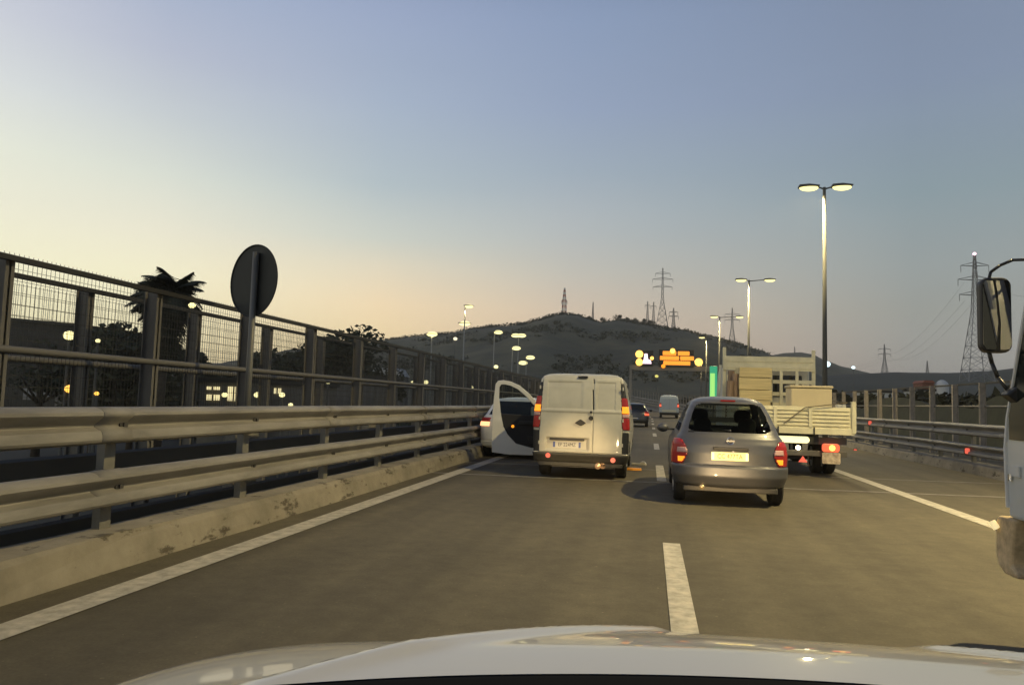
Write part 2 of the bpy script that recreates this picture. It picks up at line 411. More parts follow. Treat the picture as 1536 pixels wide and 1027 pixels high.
# ------------------------------------------------------------------ fences
def fence(x, ztop, zmid, y0, y1, pw, pm, label, mesh=None, rail2=None, st=2.0, pd=.10):
    f = empty('safety_fence', (0, 0, 0), label, 'fence')
    pr = None; c = 0
    for y in ys(y0, y1, st):
        if c >= 95: break
        if pr is None:
            q = MB().box(-pw / 2, pw / 2, -.012, .012, -.5, ztop); q.box(-pw / 2, -pw / 2 + .012, -pd / 2, pd / 2, -.5, ztop); q.box(pw / 2 - .012, pw / 2, -pd / 2, pd / 2, -.5, ztop)
            pr = q.build('post', pm, f); o = pr
        else: o = pr.copy(); COL.objects.link(o)
        o.location = P(x, y, 0); o.rotation_euler.z = R(random.uniform(-1.5, 1.5)); o.rotation_euler.y = R(random.uniform(-.35, .35)); c += 1
    o = sweep(MB(), [(x + .09, ztop - .040), (x + .15, ztop - .040), (x + .15, ztop + .01), (x + .09, ztop + .01)], -6, YE, closed=True).build('top_rail', FRAIL, f)
    o = sweep(MB(), [(x + .09 + .035 * math.cos(t * math.pi / 4), zmid + .035 * math.sin(t * math.pi / 4)) for t in range(8)], -6, YE, closed=True).build('middle_rail', FPIPE, f, smooth=True)
    if mesh:
        z0, z1, ye = mesh; mm = MB(); t = .0022; xx = x - .12
        y = -2
        while y < ye:
            a = P(xx, y, z0); b = P(xx, y, z1)
            mm.add([(a[0] - t, a[1] - t, a[2]), (a[0] + t, a[1] - t, a[2]), (a[0], a[1] + t, a[2]), (b[0] - t, b[1] - t, b[2]), (b[0] + t, b[1] - t, b[2]), (b[0], b[1] + t, b[2])], [(0, 1, 4, 3), (1, 2, 5, 4), (2, 0, 3, 5)])
            y += .055
        z = z0
        while z <= z1 + .001:
            for ya, yb in zip(ys(-2, ye, 1), ys(-2, ye, 1)[1:]):
                sg = .006 * noise.noise(Vector((ya, z, 1)))
                mm.add([P(xx, ya, z - t), P(xx, ya, z + t), P(xx - t, ya, z), P(xx, yb, z - t), P(xx, yb, z + t), P(xx - t, yb, z)], [(0, 1, 4, 3), (1, 2, 5, 4), (2, 0, 3, 5)])
            z += .11
        mm.build('wire_mesh', WIRE, f, fix=False)
    return f
fence(-5.75, 2.49, 1.66, 5.63 - 4.14, 190, .17, FPOST, 'tall grey post and rail fence with wire mesh nearest the left guard rail', mesh=(1.0, 2.575, 45), st=2.07)
fence(-6.65, 2.50, 1.62, 7.69 - 6.42, 190, .17, FPOST, 'second tall post and rail fence standing behind the near left fence', mesh=(1.0, 2.45, 40), st=2.14)
fence(10.0, 2.33, 1.60, 4.38, 190, .17, FPOSTR, 'tall fence of pale brown posts beyond the right guard rail', st=2.06)

# round sign seen from the back
sgc = at(381, 421, 8.5)
sg = empty('round_road_sign', (sgc.x, 8.5, 0), 'round dark grey road sign seen from behind, rising above the left fence', 'road sign')
sd = MB(); disc = [(math.cos(2 * math.pi * i / 48) * .455, math.sin(2 * math.pi * i / 48) * .455) for i in range(48)]
sd.prism(disc, 'y', -.004, .004)
rim_ = []
for i in range(48):
    a = 2 * math.pi * i / 48; b = 2 * math.pi * (i + 1) / 48
    sd.tube((math.cos(a) * .455, -.008, math.sin(a) * .455), (math.cos(b) * .455, -.008, math.sin(b) * .455), .009, .009, 6, False)
o = sd.build('sign_plate', SIGNB, sg, loc=(0, 0, sgc.z)); o.rotation_euler.z = R(-23)
MB().box(-.035, .035, -.035, -.012, -.34, .34).build('bracket', SIGNB, o)
MB().tube((0.05, -.075, -.1), (0.05, -.075, 3.1), .038, .038, 12).build('post', SIGNP, sg, smooth=True)

# ------------------------------------------------------------------ vehicles
def interp(keys, z):
    if z <= keys[0][0]: return keys[0][1:]
    for a, b in zip(keys, keys[1:]):
        if z <= b[0]:
            t = (z - a[0]) / (b[0] - a[0]); t = t * t * (3 - 2 * t) * .35 + t * .65
            return tuple(p + (q - p) * t for p, q in zip(a[1:], b[1:]))
    return keys[-1][1:]
def shell(keys, p, rows, NR=90, NS=70, NF=30, disp=None):
    """stack of rounded horizontal sections; returns vertex rows. key = z, halfwidth, rear y, front y, rear corner, front corner"""
    grid = []
    for z in rows:
        w, yr, yf, cr, cf = interp(keys, z); row = []
        for i in range(NR):
            u = -1 + 2 * i / NR; t = math.copysign(1 - (1 - abs(u)) ** 2, u); q = max(0., 1 - abs(t) ** p)
            y = yr + cr * (1 - q ** (1 / p))
            if disp: y += disp(w * t, z)
            row.append(Vector((w * t, y, z)))
        for i in range(NS):
            row.append(Vector((w, yr + cr + (yf - cf - yr - cr) * i / NS, z)))
        for i in range(NF):
            u = 1 - 2 * i / NF; t = math.copysign(1 - (1 - abs(u)) ** 2, u); q = max(0., 1 - abs(t) ** p)
            row.append(Vector((w * t, yf - cf * (1 - q ** (1 / p)), z)))
        for i in range(NS):
            row.append(Vector((-w, yf - cf - (yf - cf - yr - cr) * i / NS, z)))
        grid.append(row)
    return grid
def lin(a, b, n): return [a + (b - a) * i / n for i in range(n)]
def vehicle(root, keys, p, rows, classify, mats, disp=None, hole=None, NR=90):
    """classify(x,y,z,seg) -> part path string ('body', 'tail_lamp' ...) or None (removed)"""
    G = shell(keys, p, rows, NR=NR, disp=disp); n = len(G[0]); NS = 70; NF = 30
    parts = {}
    for j in range(len(G) - 1):
        for i in range(n):
            k = (i + 1) % n; q = (G[j][i], G[j][k], G[j + 1][k], G[j + 1][i]); c = (q[0] + q[1] + q[2] + q[3]) / 4
            seg = 'rear' if i < NR else 'right' if i < NR + NS else 'front' if i < NR + NS + NF else 'left'
            nm = classify(c.x, c.y, c.z, seg)
            if nm is None: continue
            parts.setdefault(nm, []).append((j, i, k))
    top = G[-1]
    objs = {}
    order = sorted(parts, key=lambda s: s.count('>'))
    for nm in order:
        idx = {}; mb = MB()
        def vi(j, i):
            if (j, i) not in idx: idx[(j, i)] = len(mb.v); mb.v.append(tuple(G[j][i]))
            return idx[(j, i)]
        for j, i, k in parts[nm]: mb.f.append((vi(j, i), vi(j, k), vi(j + 1, k), vi(j + 1, i)))
        if nm == 'body': mb.f.append(tuple(vi(len(G) - 1, i) for i in range(n)) ) if True else None
        path = nm.split('>'); base = path[-1].split('#')[0]
        par = root if len(path) == 1 else objs[path[0]]
        o = mb.build(base, mats[base], par, smooth=True, fix=False)
        if base in ('tail_lamp', 'lit_lens', 'rear_bumper', 'reversing_lens', 'rear_door', 'lower_lens', 'pale_lens_zone'):
            sm = o.modifiers.new('solid', 'SOLIDIFY'); sm.thickness = {'tail_lamp': .014, 'rear_bumper': .018, 'rear_door': .012}.get(base, .02); sm.offset = 1
        elif base in ('rear_window', 'windscreen', 'side_window'):
            pass
        objs[nm] = o
    return objs
def wheel(root, x, y, r, w, rimr=.19):
    s = 1 if x > 0 else -1
    mb = MB(); n = 28; prof = [(-w / 2, r * .62), (-w / 2, r * .93), (-w / 2 + .025, r), (w / 2 - .025, r), (w / 2, r * .93), (w / 2, r * .62)]
    vs = [(x + a, y + b * math.cos(2 * math.pi * i / n), r + b * math.sin(2 * math.pi * i / n)) for i in range(n) for a, b in prof]
    m = len(prof); mb.add(vs, [(i * m + k, i * m + k + 1, ((i + 1) % n) * m + k + 1, ((i + 1) % n) * m + k) for i in range(n) for k in range(m - 1)])
    o = mb.build('wheel', RUB, root, smooth=True); auto_smooth(o, 35)
    h = MB().tube((x - w / 2 + .01, y, r), (x + s * (w / 2 - .02) if s > 0 else x - w / 2 + .012, y, r), r * .62, r * .62, 24)
    h = MB().tube((x - w * .42, y, r), (x + w * .42, y, r), r * .63, r * .63, 24)
    for i in range(5):
        t = 2 * math.pi * i / 5; q = s * w * .44
        h.tube((x + q, y, r), (x + q, y + r * .58 * math.cos(t), r + r * .58 * math.sin(t)), .03, .025, 6)
    h.build('rim', RIM, o)
    return o
def underbody(root, w, y0, y1, z):
    MB().box(-w, w, y0, y1, z - .04, z).build('underbody', BLACK, root)
def plate(root, x, y, z, w, h, m, txt, tilt=0, side=PLATEB, ink=None):
    o = MB().prism([(a, b) for a, b in rr(w, h, .012)], 'y', -.008, .008).build('number_plate', m, root, loc=(x, y, z)); o.rotation_euler.x = tilt
    t = text_mesh(txt, h * .80, 'plate_text', ink or INK, o, (0, -.010, -.002), (R(90), 0, 0)); t.scale = (.86, 1, 1)
    for sx in (-1, 1):
        if side: MB().box(sx * w / 2 - (.042 if sx > 0 else -.004), sx * w / 2 - (.004 if sx > 0 else -.042), -.0105, -.0085, -h / 2 + .006, h / 2 - .006).build('plate_band', side, o)
    return o
def seat(root, x, y, w=.48, zb=.45, zh=1.18):
    s = MB().prism([(-w / 2, zb), (w / 2, zb), (w / 2 - .02, zh - .28), (w / 2 - .10, zh - .18), (-w / 2 + .10, zh - .18), (-w / 2 + .02, zh - .28)], 'y', y, y + .12).build('seat', SEATM, root, loc=(x, 0, 0), bevel=.03)
    MB().prism([(a, b + zh - .03) for a, b in rr(.27, .22, .09)], 'y', y + .01, y + .10).build('headrest', SEATM, s, bevel=.02)
    return s
def arch(y, z, cy, r, zc=.3): return (y - cy) ** 2 + (z - zc) ** 2 < r * r

# ---- grey-blue hatchback ----
mic = empty('hatchback_car', (1.085, 10.42, 0), 'grey blue rounded hatchback with yellow rear plate and glowing tail lamps, in the right lane', 'car', rz=R(0))
MK = [(.26, .70, .12, 3.42, .45, .6), (.31, .78, .035, 3.58, .42, .6), (.42, .815, .0, 3.66, .40, .6), (.545, .82, .01, 3.68, .40, .6), (.565, .82, .045, 3.68, .40, .6), (.72, .825, .06, 3.6, .38, .6),
      (.84, .81, .085, 3.35, .34, .5), (.93, .765, .12, 3.0, .30, .5), (1.0, .715, .17, 2.75, .27, .4), (1.08, .685, .22, 2.58, .26, .35), (1.25, .625, .32, 2.25, .26, .3), (1.38, .565, .42, 2.02, .28, .3), (1.44, .53, .49, 1.9, .3, .3),
      (1.485, .475, .58, 1.8, .35, .35), (1.515, .38, .72, 1.65, .35, .35), (1.53, .26, .88, 1.5, .28, .25), (1.537, .12, 1.02, 1.36, .12, .12)]
mrows = lin(.26, 1.44, 84) + lin(1.44, 1.515, 9) + [1.515, 1.522, 1.53, 1.534, 1.537]
def sup(x, z, hw, z0, z1, e=4, tap=0):
    c = (z0 + z1) / 2; h = (z1 - z0) / 2; t = (z - c) / h; hw = hw - tap * t
    return abs(x / hw) ** e + abs(t) ** e < 1
def mcls(x, y, z, seg):
    ax = abs(x)
    if seg in ('left', 'right') and (arch(y, z, .66, .34) or arch(y, z, 3.02, .34)): return None
    if seg in ('rear',) and ax > .75 and arch(y, z, .66, .34): return None
    if seg == 'rear' and sup(x, z, .545, 1.015, 1.43, 7, .075): return 'rear_window'
    if seg == 'front' and 1.0 < z < 1.42 and ax < .9 * interp(MK, z)[0]: return 'windscreen'
    if seg in ('left', 'right') and 1.0 < z < 1.40:
        yr, yf = interp(MK, z)[1:3]
        if yr + .42 < y < 1.62 or 1.70 < y < yf - .36: return 'side_window#' + ('a' if y < 1.65 else 'b') + seg
    s = 'l' if x < 0 else 'r'
    # tail lamp: tall teardrop on the corner
    if y < .46 and .575 < z < .90:
        inner = .612 + .10 * ((z - .73) / .19) ** 2
        if ax > inner:
            if z < .69: return 'tail_lamp#%s>lit_lens' % s if ax > inner + .016 and z > .60 and y < .20 and z < .672 else 'tail_lamp#%s' % s
            if .73 < z < .80 and y < .22: return 'tail_lamp#%s>pale_lens_zone' % s
            return 'tail_lamp#%s' % s
    if z < .548 and (seg == 'rear' or y < .30): return 'rear_bumper'
    if .548 <= z < .562 and seg == 'rear': return 'body_gap'
    return 'body'
mic.scale = (.935, .95, .975)
mm_ = {'body': MICP, 'rear_window': GL_T, 'windscreen': GL_C, 'side_window': GL_T, 'tail_lamp': REDL, 'lit_lens': AMB, 'pale_lens_zone': PINKL, 'rear_bumper': MICP, 'body_gap': BLACK}
# fix key lookups for sub-part ids
def vehicle2(*a, **k): return vehicle(*a, **k)
_old = vehicle
vehicle2(mic, MK, 2.7, mrows, mcls, mm_)
underbody(mic, .72, .3, 3.3, .30)
MB().box(-.66, .66, .10, .30, .20, .27).build('rear_valance', mat('valance_plastic', (.06, .055, .045), .5), mic, bevel=.01)
for x in (-.70, .70): wheel(mic, x, .66, .29, .175); wheel(mic, x, 3.02, .29, .175)
MB().box(-.55, .55, .7, 3.0, .31, .5).build('wheel_well', INT, mic)
MB().box(-.62, .62, .42, .9, .5, .80).build('boot_floor', INT, mic)
for x in (-.34, .34): seat(mic, x, 1.55, .50, .45, 1.26)
seat(mic, -.34, .95, .5, .45, 1.13); seat(mic, .34, .95, .5, .45, 1.13)
MB().box(-.63, .63, 2.3, 2.7, .75, .99).build('dashboard', INT, mic, bevel=.04)
plate(mic, -.015, .035, .695, .52, .115, PLATEY, 'CC 477TA', R(-3), PLATEL, mat('plate_ink_faded', (.16, .13, .02), .6))  # olive ink, paler than on the other plates
MB().prism([(a, b + .80) for a, b in rr(.5, .04, .015)], 'y', .02, .09).build('plate_trim', BLACK, mic, bevel=.006)
em = MB();
for i in range(20):
    a = 2 * math.pi * i / 20; b = 2 * math.pi * (i + 1) / 20
    em.tube((.048 * math.cos(a), 0, .048 * math.sin(a)), (.048 * math.cos(b), 0, .048 * math.sin(b)), .008, .008, 6, False)
em.box(-.058, .058, -.01, .008, -.012, .012)
em.build('emblem', CHROME, mic, loc=(.0, .095, .905))
MB().tube((.03, .05, .755), (.03, .02, .755), .018, .018, 12).build('lock_button', CHROME, mic)
MB().tube((-.40, .02, .262), (-.40, .30, .262), .033, .033, 16).build('exhaust_pipe', mat('hot_chrome', (.8, .6, .35), .25, 1, emit=(1, .6, .2), es=.25), mic, smooth=True)  # emission paints warm light onto the pipe
wp = MB().tube((0, .20, 1.04), (-.33, .24, 1.07), .009, .006, 6); wp.ball((0, .20, 1.04), .022); wp.build('rear_wiper', BLACK, mic)
for s in (-1, 1):
    mo = MB().ball((s * .93, 2.35, 1.0), .105, .07, .075).build('door_mirror', BLACK if s > 0 else MICP, mic, smooth=True)
    MB().box(min(s * .70, s * .86), max(s * .70, s * .86), 2.33, 2.38, .96, .99).build('mirror_arm', BLACK, mo)
MB().box(-.60, -.52, .12, .135, 1.01, 1.03).build('trim_clip', BLACK, mic)
tr_ = MB().box(-.58, .58, -.004, .006, .365, .372); 
MB().prism([(a, b + 1.468) for a, b in rr(.22, .022, .01)], 'y', .50, .56).build('high_brake_lamp', REDL, mic)

# ---- white panel van ----
van = empty('panel_van', (-1.20, 13.1, 0), 'white compact panel van with its front door hanging open, in the left lane', 'van')
VK = [(.27, .74, .12, 3.95, .2, .5), (.32, .81, .05, 4.08, .18, .5), (.44, .835, .0, 4.15, .16, .5), (.47, .84, .03, 4.15, .13, .5), (.9, .845, .04, 4.08, .12, .5), (1.02, .84, .045, 3.7, .12, .4), (1.12, .83, .05, 3.3, .12, .3),
      (1.3, .81, .06, 3.0, .11, .25), (1.6, .765, .085, 2.5, .11, .2), (1.74, .735, .105, 2.28, .12, .2), (1.80, .70, .15, 2.15, .14, .2), (1.84, .63, .22, 2.0, .18, .2), (1.862, .50, .36, 1.85, .2, .2), (1.87, .3, .6, 1.6, .2, .2)]
vrows = lin(.27, 1.74, 98) + lin(1.74, 1.86, 12) + [1.86, 1.862, 1.866, 1.87]
def vdisp(x, z):
    dd = 0
    dd += -.012 * math.exp(-((z - 1.19) / .018) ** 2) * (1 if abs(x) < .72 else 0)
    if z > 1.22 and z < 1.70 and (-.60 < x < .02 or .28 < x < .60): dd += .010
    if -.60 < x < .13 and .50 < z < .72: dd += .028        # plate recess
    return dd
DS = .215
def vcls(x, y, z, seg):
    ax = abs(x); s = 'l' if x < 0 else 'r'
    if seg in ('left', 'right') and (arch(y, z, .75, .37) or arch(y, z, 3.35, .37)): return None
    if seg == 'left' and 1.72 < y < 2.70 and .30 < z < 1.62 and y < 2.80 - max(0, z - 1.1) * .6: return None
    if z < .455 and seg == 'front': return 'front_bumper'
    if z < .455 and (seg == 'rear' or y < .30): return 'rear_bumper'
    dw = .725 - .05 * max(0, z - .9)
    if seg == 'rear' and y < .45:
        if z > .47 and z < 1.765 and ax < dw:
            if abs(x - DS) < .007: return 'door_seal'
            return 'rear_door#' + ('l' if x < DS else 'r')
        if .47 < z < 1.765 and ax < dw + .01: return 'door_seal'
    if ax > dw + .005 and y < .30 and .88 < z < 1.44:
        if 1.17 < z < 1.29 and ax > dw + .012 and y < .15: return 'tail_lamp#%s>lit_lens' % s
        if 1.10 < z < 1.16: return 'tail_lamp#%s>pale_lens_zone' % s
        return 'tail_lamp#%s' % s
    if ax > dw + .005 and y < .20 and 1.445 < z < 1.70: return 'pillar_trim#' + s
    if ax > dw + .005 and y < .20 and .47 < z < .84: return 'pillar_trim#low' + s
    if seg == 'front' and 1.12 < z < 1.72 and ax < .9 * interp(VK, z)[0]: return 'windscreen'
    if seg == 'right' and 1.12 < z < 1.58 and 1.85 < y < interp(VK, z)[2] - .3: return 'side_window'
    return 'body'
VB = mat('van_bumper_plastic', (.055, .052, .042), .6, 0, .2, 8)
vm_ = {'body': WHITEV, 'rear_door': WHITEV, 'door_seal': BLACK, 'rear_bumper': VB, 'front_bumper': VB, 'tail_lamp': REDL, 'lit_lens': AMB, 'pale_lens_zone': PINKL, 'pillar_trim': BLACK, 'windscreen': GL_T, 'side_window': GL_T}
vo = vehicle2(van, VK, 9, vrows, vcls, vm_, disp=vdisp, NR=130)
underbody(van, .70, .3, 3.8, .34)
MB().box(-.58, .58, .55, .68, .16, .30).build('rear_axle', BLACK, van)
MB().box(-.74, .74, .05, .5, .22, .29).build('rear_step', VB, van, bevel=.01)
for x in (-.70, .70): wheel(van, x, .75, .31, .19); wheel(van, x, 3.35, .31, .19)
MB().box(-.55, .55, .9, 3.6, .35, .55).build('wheel_well', INT, van)
MB().box(-.76, .76, 1.62, 1.66, .4, 1.7).build('bulkhead', INT, van)
for x in (-.38, .38): seat(van, x, 1.85, .5, .5, 1.4)
plate(van, -.235, .052, .595, .50, .11, PLATEW, 'EF 224MZ', 0)
MB().prism([(a - .235, b + .69) for a, b in rr(.62, .045, .015)], 'y', .015, .07).build('plate_lamp_bar', BLACK, van, bevel=.006)
hd = MB().prism([(-.10, .0), (-.05, .035), (0, .065), (.05, .035), (.10, .0), (.05, -.028), (0, -.05), (-.05, -.028)], 'y', -.03, .02).build('badge', BLACK, van, loc=(.0, .035, .985), bevel=.006)
MB().tube((.215 - .035, .05, 1.075), (.215 - .035, .0, 1.075), .043, .038, 20).build('lock_handle', BLACK, van)
MB().tube((.215 - .035, .05, 1.18), (.215 - .035, .01, 1.18), .022, .02, 16).build('lock_barrel', BLACK, van)
MB().prism([(a + .02, b + 1.795) for a, b in rr(.17, .038, .012)], 'y', .08, .16).build('high_brake_lamp', BLACK, van)
for x, z in ((-.56, .40), (.58, .36)):
    MB().tube((x, .03, z), (x, -.03, z), .045, .042, 16).build('reflector', REFR, van)
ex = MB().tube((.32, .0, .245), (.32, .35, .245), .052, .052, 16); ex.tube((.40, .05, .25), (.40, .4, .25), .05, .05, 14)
ex.build('exhaust_pipe', mat('lit_exhaust', (.75, .5, .28), .35, .8, emit=(1, .5, .2), es=.25), van, smooth=True)  # orange light on the pipes is put in as emission
for s in (-1, 1):
    MB().prism([(-.05, -.28), (.07, -.28), (.09, 0), (-.07, 0)], 'y', .95, .97).build('mud_flap', RUB, van, loc=(s * .72, 0, .42))
for z in (.62, 1.05, 1.6):
    for s in (-1, 1): MB().tube((s * .735, .035, z - .03), (s * .735, .035, z + .03), .014, .014, 8).build('door_hinge', WHITEV, vo['rear_door#l' if s < 0 else 'rear_door#r'])
# open front door, swung out about 75 degrees, seen from its inner side
dr = bpy.data.objects.new('front_door', None); COL.objects.link(dr); dr.parent = van; dr.location = (-.83, 2.66, 0); dr.rotation_euler.z = R(14)
L_ = 1.28
def frame_between(outer, inner, y0, y1):
    mb = MB(); n = len(outer); vs = []
    for yy in (y0, y1):
        for a, b in outer: vs.append((a, yy, b))
        for a, b in inner: vs.append((a, yy, b))
    fs = []
    for i in range(n):
        j = (i + 1) % n
        fs += [(i, j, n + j, n + i), (2 * n + i, 3 * n + i, 3 * n + j, 2 * n + j), (i, 2 * n + i, 2 * n + j, j), (n + i, n + j, 3 * n + j, 3 * n + i)]
    return mb.add(vs, fs)
outer = [(-1.28, .24), (-1.30, .50), (-1.30, .80), (-1.30, 1.05), (-1.275, 1.40), (-1.25, 1.68), (-1.20, 1.755), (-1.08, 1.77), (-.92, 1.745), (-.74, 1.67), (-.56, 1.53), (-.40, 1.37), (-.24, 1.20), (-.05, 1.10), (0, 1.05), (0, .70), (0, .35), (-.06, .22), (-.5, .20), (-.9, .20)]
inner = [(-.96, .62), (-1.06, .80), (-1.09, .95), (-1.12, 1.08), (-1.165, 1.40), (-1.165, 1.62), (-1.13, 1.675), (-1.06, 1.68), (-.93, 1.655), (-.77, 1.585), (-.61, 1.455), (-.46, 1.30), (-.30, 1.14), (-.12, 1.05), (-.06, 1.0), (-.06, .70), (-.06, .42), (-.10, .36), (-.45, .36), (-.78, .44)]
o = frame_between(outer, inner, -.035, .035).build('door_frame', WHITEC, dr, bevel=.01); 
card = [(-.96, .62), (-1.06, .80), (-1.09, .95), (-1.12, 1.06), (-.08, 1.03), (-.06, 1.0), (-.06, .70), (-.06, .42), (-.10, .36), (-.45, .36), (-.78, .44)]
MB().prism(card, 'y', -.045, .028).build('door_card', INT, dr, bevel=.012)
MB().prism([(-.75, .84), (-.28, .84), (-.30, .92), (-.72, .92)], 'y', -.085, -.047).build('armrest', BLACK, dr, bevel=.01)
MB().prism([(-.50, .45), (-.12, .45), (-.12, .60), (-.54, .60)], 'y', -.09, -.047).build('door_pocket', BLACK, dr, bevel=.01)
MB().prism(inner[3:15], 'y', -.004, .004).build('door_window', GL_C, dr)
MB().tube((-.86, -.06, .80), (-.86, -.045, .80), .032, .032, 14).build('courtesy_reflector', AMB, dr)
mo = MB().prism([(a - .40, b + 1.10) for a, b in rr(.13, .25, .05)], 'y', .06, .19).build('door_mirror', WHITEV, dr, bevel=.02)
MB().prism([(a - .40, b + 1.10) for a, b in rr(.10, .215, .04)], 'y', .050, .058).build('mirror_glass', mat('pale_mirror', (.75, .8, .82), .25, .3), dr)

# ---- generic hatch / saloon bodies ----
def hatch(name, loc, label, paint, W=.86, H=1.43, lit=REDLIT, wh=.31, txt=None, rz=0, detail=True, blinker=False, lampz=(.70, .92)):
    r = empty(name, loc, label, 'car', rz=rz); s = H / 1.43
    K = [(.24, W * .86, .12, 3.8, .4, .6), (.30, W * .95, .03, 3.95, .36, .6), (.42, W * .985, 0, 4.05, .34, .6), (.56, W, .02, 4.05, .32, .6), (.75, W, .05, 3.95, .3, .6), (.88, W * .98, .09, 3.5, .28, .5), (.95 , W * .94, .14, 3.0, .26, .4),
         (1.02, W * .88, .22, 2.8, .25, .35), (1.2 * s, W * .79, .38, 2.35, .25, .3), (1.33 * s, W * .72, .52, 2.0, .28, .3), (1.38 * s, W * .64, .62, 1.85, .3, .3), (1.415 * s, W * .45, .85, 1.6, .3, .3), (H, W * .2, 1.05, 1.4, .15, .15)]
    rows = lin(.24, 1.38 * s, 60) + lin(1.38 * s, H, 8) + [H]
    def cl(x, y, z, seg):
        ax = abs(x); sd = 'l' if x < 0 else 'r'; w = interp(K, z)[0]
        if seg in ('left', 'right') and (arch(y, z, .7, .36) or arch(y, z, 3.25, .36)): return None
        if seg == 'rear' and ax > W * .9 and arch(y, z, .7, .36): return None
        if seg == 'rear' and 1.0 < z < 1.33 * s and ax < w * .86: return 'rear_window'
        if seg == 'front' and 1.0 < z < 1.36 * s and ax < w * .9: return 'windscreen'
        if seg in ('left', 'right') and 1.01 < z < 1.32 * s and interp(K, z)[1] + .45 < y < interp(K, z)[2] - .4: return 'side_window#' + seg
        if y < .42 and lampz[0] < z < lampz[1] and ax > W * .70: return 'tail_lamp#%s>lit_lens' % sd if (z < (lampz[0] + lampz[1]) / 2 and y < .28 and ax > W * .72) else 'tail_lamp#' + sd
        if z < .40 and seg == 'rear': return 'rear_bumper'
        return 'body'
    vehicle2(r, K, 3.0, rows, cl, {'body': paint, 'rear_window': GL_D, 'windscreen': GL_D, 'side_window': GL_D, 'tail_lamp': REDL, 'lit_lens': lit, 'rear_bumper': paint if detail else BLACK}, NR=60)
    underbody(r, W * .85, .3, 3.6, .28)
    for x in (-W + .13, W - .13): wheel(r, x, .7, wh, .19); wheel(r, x, 3.25, wh, .19)
    MB().box(-W * .6, W * .6, .8, 3.3, .29, .5).build('wheel_well', INT, r)
    if txt: plate(r, 0, .02, .50 if not detail else .60, .5, .11, PLATEW, txt)
    for q in (-1, 1):
        mo = MB().ball((q * (W + .12), 2.3, 1.0), .11, .07, .08).build('door_mirror', paint, r, smooth=True)
        if blinker and q < 0: MB().ball((q * (W + .19), 2.27, 1.0), .045, .03, .035).build('mirror_indicator', AMB2, mo)
    return r
hatch('hatchback_car', (-3.08, 16.95, 0), 'white hatchback stopped against the left guard rail, mostly hidden behind the open van door', WHITEC, lit=glow('hot_lamp', (1, .48, .22), 1.8), blinker=True, lampz=(.74, .92))
hatch('saloon_car', (-.92, 45, 0), 'dark car with red tail lamps half hidden right behind the white panel van', DARKP, txt='BN 318KX', detail=False)
q = P(-1.6, 78, 0)
hatch('saloon_car', q, 'most distant dark car in the left lane, beside the pale grey van', DARKP, detail=False)

# ---- distant pale van ----
q = P(2.05, 78, 0)
pv = empty('delivery_van', q, 'distant pale grey box-shaped van with red tail lamps, seen between the white van and hatchback', 'van')
PK = [(.35, .85, .08, 4.6, .2, .4), (.45, .96, .0, 4.8, .15, .4), (1.1, .98, .02, 4.7, .12, .4), (1.3, .97, .03, 4.1, .12, .3), (2.0, .90, .08, 3.4, .12, .3), (2.25, .84, .14, 3.1, .15, .3), (2.38, .62, .4, 2.8, .2, .2), (2.40, .4, .7, 2.4, .2, .2)]
def pcl(x, y, z, seg):
    ax = abs(x); sd = 'l' if x < 0 else 'r'
    if seg in ('left', 'right') and (arch(y, z, .9, .42) or arch(y, z, 3.9, .42)): return None
    if y < .2 and ax > .80 and 1.10 < z < 1.55: return 'tail_lamp#%s>lit_lens' % sd if 1.2 < z < 1.4 else 'tail_lamp#' + sd
    if z < .62 and seg == 'rear': return 'rear_bumper'
    if seg == 'front' and 1.3 < z < 2.1: return 'windscreen'
    return 'body'
vehicle2(pv, PK, 8, lin(.35, 2.25, 50) + lin(2.25, 2.40, 6) + [2.40], pcl, {'body': PALEV, 'tail_lamp': REDL, 'lit_lens': REDLIT, 'rear_bumper': BLACK, 'windscreen': GL_D}, NR=50)
for x in (-.82, .82): wheel(pv, x, .9, .34, .2); wheel(pv, x, 3.9, .34, .2)
MB().box(-.72, .72, -.02, .04, .66, .86).build('rear_panel', mat('lit_rear_panel', (.62, .58, .42), .5), pv, bevel=.01)  # panel colour paler and warmer than the van body
MB().box(-.004, .004, -.004, .02, .9, 2.1).build('door_seam', BLACK, pv)
underbody(pv, .8, .3, 4.2, .38)

# ---- flatbed truck ----
TX0, TX1, TY = 1.78, 3.96, 15.6
tk = empty('flatbed_truck', ((TX0 + TX1) / 2, TY, 0), 'cream white flatbed truck loaded with boards and a box, ahead of the grey hatchback', 'truck')
hw = (TX1 - TX0) / 2
MB().box(-hw, hw, .05, 3.5, .92, 1.0).build('bed_floor', TRUCKP, tk, bevel=.01)
tb = MB().box(-hw, hw, .0, .045, .86, 1.40)
for k in range(5): tb.box(-hw + .10, hw - .10, -.022, -.001, 1.02 + k * .075, 1.055 + k * .075)
tb.box(-hw, hw, -.03, -.001, .86, .985)
tbo = tb.build('tailboard', TRUCKP, tk, bevel=.008)
for x in (-hw * .37, hw * .24):
    MB().box(x - .035, x + .035, -.04, -.023, .99, 1.40).build('board_stake', TRUCKP, tbo, bevel=.004)
for s in (-1, 1):
    MB().box(s * hw - .06 if s > 0 else -hw - .02, s * hw + .02 if s > 0 else -hw + .06, -.05, .06, .90, 1.52).build('corner_post', TRUCKP, tk, bevel=.008)
    sb = MB().box(s * hw - .02, s * hw + .02, .07, 3.45, .98, 1.38)
    for k in range(5): sb.box(s * hw + (.0205 if s > 0 else -.04), s * hw + (.04 if s > 0 else -.0205), .1, 3.4, 1.03 + k * .07, 1.06 + k * .07)
    sb.build('side_board', TRUCKP, tk)
for x in (.33, -.35):
    MB().box(x - .012, x + .012, -.05, -.031, .84, 1.0).build('latch', BLACK, tbo)
